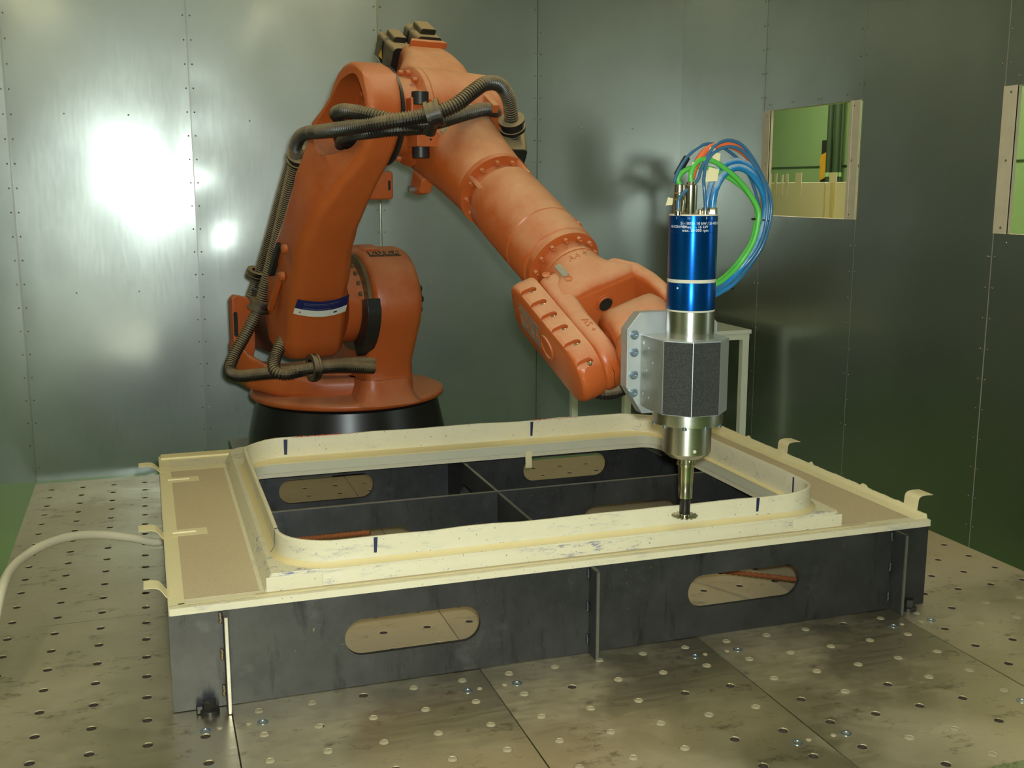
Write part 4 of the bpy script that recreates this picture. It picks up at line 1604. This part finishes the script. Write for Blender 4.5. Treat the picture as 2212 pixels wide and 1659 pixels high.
mb = MB()
for txt, x, z, s_ in (('S1-100%- 10 kW / S6-40%-12', .026, 1.1055, .0098), ('Pmax.   - 16 kW', .0065, 1.0970, .0098), ('max. 24 000 rpm', .0065, 1.0885, .0098), ('R51CRAW2Y', -.040, 1.0972, .0086), ('1', -.0445, 1.1185, .0085), ('1c', -.011, 1.1185, .0085), ('5', .034, 1.1185, .0085), ('2', .0505, 1.1185, .0085)):
    put_text(mb, txt, s_, lambda a, b, c, x=x, z=z: wrap(x + a, z + b, max(0, c)), .0002)
mb.build('printed_text', 'white_print', bd, smooth=0)
mb = MB().cyl(wrap(-.036, .945, -.001), wrap(-.036, .945, 1) - wrap(-.036, .945, 0), .0025, .0015, 12)
mb.build('grub_screw', 'white_print', bd)
# mounting block, octagonal, merging into the adapter plate behind
ap = .0925
c8 = ap * math.tan(PI / 8)
oc = [(SX - ap, 2.594), (SX - ap, SY - c8), (SX - c8, SY - ap), (SX + c8, SY - ap), (SX + ap, SY - c8), (SX + ap, 2.594)]
bz0, bz1 = .625, .8155
bk = MB().prism(oc, ident, bz0, bz1).build('mount_block', 'alu_matt', sp, smooth=20, bevel=.0015)
MB().box((SX - c8 + .001, SY - ap - .001, bz0 + .002), (SX + c8 - .001, SY - ap + .0005, bz1 - .003)).build('grit_face', 'grit', bk, smooth=0)
e1, e2 = V((SX - ap, SY - c8, 0)), V((SX - c8, SY - ap, 0))
dv = (e2 - e1).normalized()
nv = V((-.7071, -.7071, 0))
MB().prism([(.001, bz0 + .002), ((e2 - e1).length - .001, bz0 + .002), ((e2 - e1).length - .001, bz1 - .003), (.001, bz1 - .003)], lambda x, z, h: e1 + dv * x + nv * h + V((0, 0, z)), -.0005, .001).build('grit_face', 'grit', bk, smooth=0)
MB().box((SX - ap - .0006, SY - c8 + .002, bz0 + .002), (SX - ap + .0005, 2.592, bz1 - .003)).build('worn_face', 'alu_worn', bk, smooth=0)
for k, (yy, zz, r) in enumerate(((2.575, .795, .005), (2.545, .785, .003), (2.575, .66, .005), (2.54, .655, .003), (2.52, .75, .003), (2.555, .725, .003))):
    MB().lathe([(r, 0), (r, .0006), (r * .6, .0006), (r * .6, .0002)], (SX - ap - .0005, yy, zz), (-1, 0, 0), 14).build('plugged_hole', 'alu_matt', bk)
# adapter plate with cut corners
ch = .035
po = [(SX - .132, .610 + ch + .03), (SX - .132 + ch + .012, .602), (SX + .132 - ch, .602), (SX + .132, .602 + ch), (SX + .132, .872 - ch), (SX + .132 - ch, .872), (SX - .132 + ch, .872), (SX - .132, .872 - ch - .008)]
pl8 = MB().prism(po, TXZ, 2.594, 2.634).build('adapter_plate', 'alu_matt', sp, smooth=20, bevel=.001)
for zz in (.814, .768, .708, .660):
    sc_ = MB().lathe([(.0125, 0), (.0125, .0015), (.0095, .002), (.0095, .0075), (.0085, .0085), (.005, .0085), (.0045, .004)], (SX - .112, 2.594, zz), (0, -1, 0), 20).build('socket_screw', 'plugb', pl8)
# lower clamp flange, nose, tool
fl8 = lz([(.07, .594), (.0905, .5945), (.091, .597), (.091, .626)], 'clamp_flange', 'alu', n=72)
for k in range(10):
    a = VA + (k - .12) * 2 * PI / 10
    MB().cyl(SC + V((math.cos(a) * .0865, math.sin(a) * .0865, .589)), UP, .0062, .009, 14).build('flange_screw', 'plugb', fl8)
ns = lz([(.028, .500), (.046, .502), (.0565, .510), (.0622, .516), (.0628, .520), (.0628, .594)], 'spindle_nose', 'alu', n=72)
mb = MB().cyl(wrap(.021, .528, 0, .0628), wrap(.021, .528, 1, .0628) - wrap(.021, .528, 0, .0628), .0045, .0008, 14)
mb.build('nose_plug', 'dust_line', ns)
th = lz([(.015, .3885), (.0186, .3895), (.0186, .414), (.0180, .416), (.0195, .44), (.0205, .474), (.0205, .476), (.0242, .478), (.0246, .480), (.0242, .482), (.0225, .483), (.0225, .502)], 'tool_holder', 'chrome', n=48)
MB().ball(wrap(.009, .492, -.002, .0225), .005, 10).build('lock_ball', 'chrome', th)
lz([(.0138, .342), (.0142, .343), (.0142, .389)], 'arbor', 'black_gloss', n=40)
gear = []
for k in range(16):
    for da, r in ((0, .027), (.03, .0345), (.17, .0345), (.20, .0335), (.22, .027)):
        a = 2 * PI * k / 16 + da
        gear.append((SX + r * math.cos(a), SY + r * math.sin(a)))
sb = MB().prism(gear, ident, .3395, .3415).build('saw_blade', 'chrome', sp, smooth=0)
lz([(.012, .336), (.0150, .3375), (.0150, .3440), (.0142, .345)], 'blade_nut', 'chrome', n=32)

# connectors on the spindle top
zt_ = 1.1265


def conn(px, py0, dy, prof, name, mat='nickel', n=24):
    b = at(px, py0, Y=SY + dy)
    o = MB().lathe(prof, V((b.x, b.y, zt_ - .001)), UP, n).build(name, mat, sp, smooth=30)
    return V((b.x, b.y, zt_))


c1 = conn(1467, 466, .016, [(.013, 0), (.0135, .004), (.013, .02), (.0140, .021), (.0142, .036), (.0128, .038), (.0140, .040), (.0142, .052), (.0128, .054), (.0142, .056), (.0142, .074), (.010, .076)], 'plug_connector')
c2 = conn(1491, 468, -.032, [(.0150, 0), (.0150, .002), (.0155, .004), (.0155, .040), (.0160, .043), (.0160, .073), (.0120, .075), (.0112, .081)], 'plug_connector', n=20)
c3 = conn(1465, 470, -.038, [(.0088, 0), (.0088, .010), (.007, .013)], 'push_fitting')
c4 = conn(1523, 470, -.034, [(.0088, 0), (.0088, .010), (.007, .013)], 'push_fitting')
c5 = conn(1538, 468, -.012, [(.0125, 0), (.0125, .015), (.011, .018)], 'hose_barb', n=6)
c6 = conn(1527, 466, .020, [(.0125, 0), (.0125, .015), (.011, .018)], 'hose_barb', n=6)
c7 = conn(1512, 470, -.03, [(.006, 0), (.006, .012), (.004, .014)], 'push_fitting')


def cable(name, zpts, start, r, mat, off, label, rise=.02):
    pts = [start + V((0, 0, -.002)), start + V((0, 0, rise))] if start is not None else []
    k0 = len(zpts)
    for i, (x, y) in enumerate(zpts):
        u = i / (k0 - 1)
        yy = (start.y if start is not None else SY) * (1 - min(1, u * 2.2)) + (SY + .015 + off) * min(1, u * 2.2)
        if u > .75:
            yy += (u - .75) / .25 * .09
        pts.append(at(1280 + x / 3.77, 280 + y / 3.77, Y=yy))
    return MB().tube(smooth_path(pts, .008), r, 12).build(name, mat, sp, smooth=60, label=label)


cable('hose', [(955, 520), (1000, 380), (1080, 305), (1180, 285), (1290, 335), (1385, 460), (1430, 600), (1420, 760), (1360, 960), (1250, 1130), (1130, 1265), (1010, 1340), (930, 1380)], c6, .0092, 'blue_hose', .012, 'thick pale blue hose', .03)
cable('hose', [(1000, 500), (1060, 395), (1150, 335), (1250, 355), (1340, 455), (1395, 590), (1390, 760), (1335, 940), (1225, 1110), (1110, 1235), (1000, 1310), (930, 1350)], c5, .0092, 'blue_hose', -.006, 'thick pale blue hose', .03)
cable('cable', [(695, 425), (745, 362), (850, 328), (960, 345), (1080, 400), (1200, 480), (1290, 580), (1332, 680), (1328, 760), (1285, 930), (1190, 1080), (1085, 1195), (990, 1265), (920, 1310)], c1 + V((0, 0, .072)), .0066, 'cable_green', .004, 'green cable', .004)
cable('cable', [(800, 390), (832, 310), (890, 270), (990, 287), (1080, 347), (1180, 432), (1272, 545), (1338, 665), (1342, 760), (1302, 930), (1205, 1090), (1100, 1205), (1000, 1280), (920, 1320)], c2 + V((0, 0, .078)), .0066, 'cable_green', -.018, 'green cable', .004)
cable('cable', [(805, 425), (835, 330), (885, 235), (965, 172), (1075, 152), (1180, 182), (1270, 260), (1345, 370), (1395, 490), (1410, 620), (1395, 780), (1335, 980), (1225, 1130), (1110, 1230), (1000, 1300), (920, 1340)], None, .0084, 'cable_orange', .022, 'orange power cable')
cable('cable', [(668, 455), (688, 385), (735, 300), (800, 220), (900, 152), (1000, 150), (1100, 200), (1200, 290), (1290, 450), (1340, 620), (1352, 760), (1310, 940), (1215, 1090), (1100, 1210), (990, 1290), (920, 1330)], None, .0040, 'cable_blue', .026, 'thin dark blue tube')
cable('cable', [(720, 560), (850, 440), (882, 350), (942, 230), (1005, 150), (1110, 116), (1220, 162), (1322, 300), (1395, 450), (1442, 600), (1436, 760), (1370, 970), (1250, 1140), (1130, 1250), (1000, 1310), (920, 1350)], c3, .0042, 'cable_blue', -.016, 'thin dark blue tube')
cable('cable', [(907, 500), (905, 420), (930, 290), (992, 210), (1100, 167), (1200, 192), (1290, 285), (1372, 420), (1408, 560), (1405, 760), (1350, 960), (1235, 1120), (1115, 1235), (1000, 1300), (920, 1340)], c4, .0042, 'cable_blue', -.024, 'thin dark blue tube')
for (x, y, r, a) in ((1360, 755, .0220, (.15, 0, 1)), (1095, 1262, .0200, (-.75, .1, -.65))):
    yy = SY + (.02 if y < 1000 else .075)
    c = at(1280 + x / 3.77, 280 + y / 3.77, Y=yy)
    MB().lathe([(r, -.0022), (r + .002, -.0022), (r + .002, .0022), (r, .0022)], c, a, 24, cap=False).build('cable_tie', 'black_rubber', sp)
# black inline coupling and the masking-tape flags on the cables
c = at(1280 + 735 / 3.77, 280 + 320 / 3.77, Y=SY + .03)
MB().rod(c + V((-.016, 0, -.024)), c + V((.012, 0, .022)), .009, 12, .002).build('inline_coupling', 'black_rubber', sp)
for (x, y, dy, wd, hh) in ((968, 390, -.03, .020, .018), (1000, 250, -.02, .013, .012), (912, 395, -.028, .008, .016), (965, 208, -.012, .011, .012), (822, 322, -.03, .007, .010), (628, 605, .0, .010, .010)):
    c = at(1280 + x / 3.77, 280 + y / 3.77, Y=SY + dy)
    MB().prism([(c.x - wd, c.z - hh), (c.x + wd * .8, c.z - hh * .9), (c.x + wd, c.z + hh * .7), (c.x - wd * .4, c.z + hh)], TXZ, c.y - .0006, c.y + .0006).build('tape_flag', 'tape', sp, smooth=0)

# ================================================================== WHITE SIDE TABLE
wt = thing('side_table', (2.81, 5.7, FZ), 'cream white steel table against the right wall behind the spindle', 'table')
TXa, TXb, TYa, TYb, TZ = 2.42, 3.20, 5.28, 6.10, .415
MB().box((TXa, TYa, TZ - .022), (TXb, TYb, TZ)).build('table_top', 'white_table', wt, smooth=0, bevel=.002)
fr = MB()
for (a, b) in (((TXa + .01, TYa + .006), (TXb - .01, TYa + .046)), ((TXa + .01, TYb - .046), (TXb - .01, TYb - .006)), ((TXa + .01, TYa + .046), (TXa + .05, TYb - .046)), ((TXb - .05, TYa + .046), (TXb - .01, TYb - .046))):
    fr.box((a[0], a[1], TZ - .055), (b[0], b[1], TZ - .022))
fr.build('apron', 'white_table', wt, smooth=0)
for x in (TXa + .01, TXb - .05):
    for y in (TYa + .006, TYb - .046):
        MB().box((x, y, FZ), (x + .04, y + .04, TZ - .055)).build('leg', 'white_table', wt, smooth=0, bevel=.002)

# the saw blade stands just clear of the rim it is about to trim
sp.location = sp.location + V((-.020, -.0375, .007))
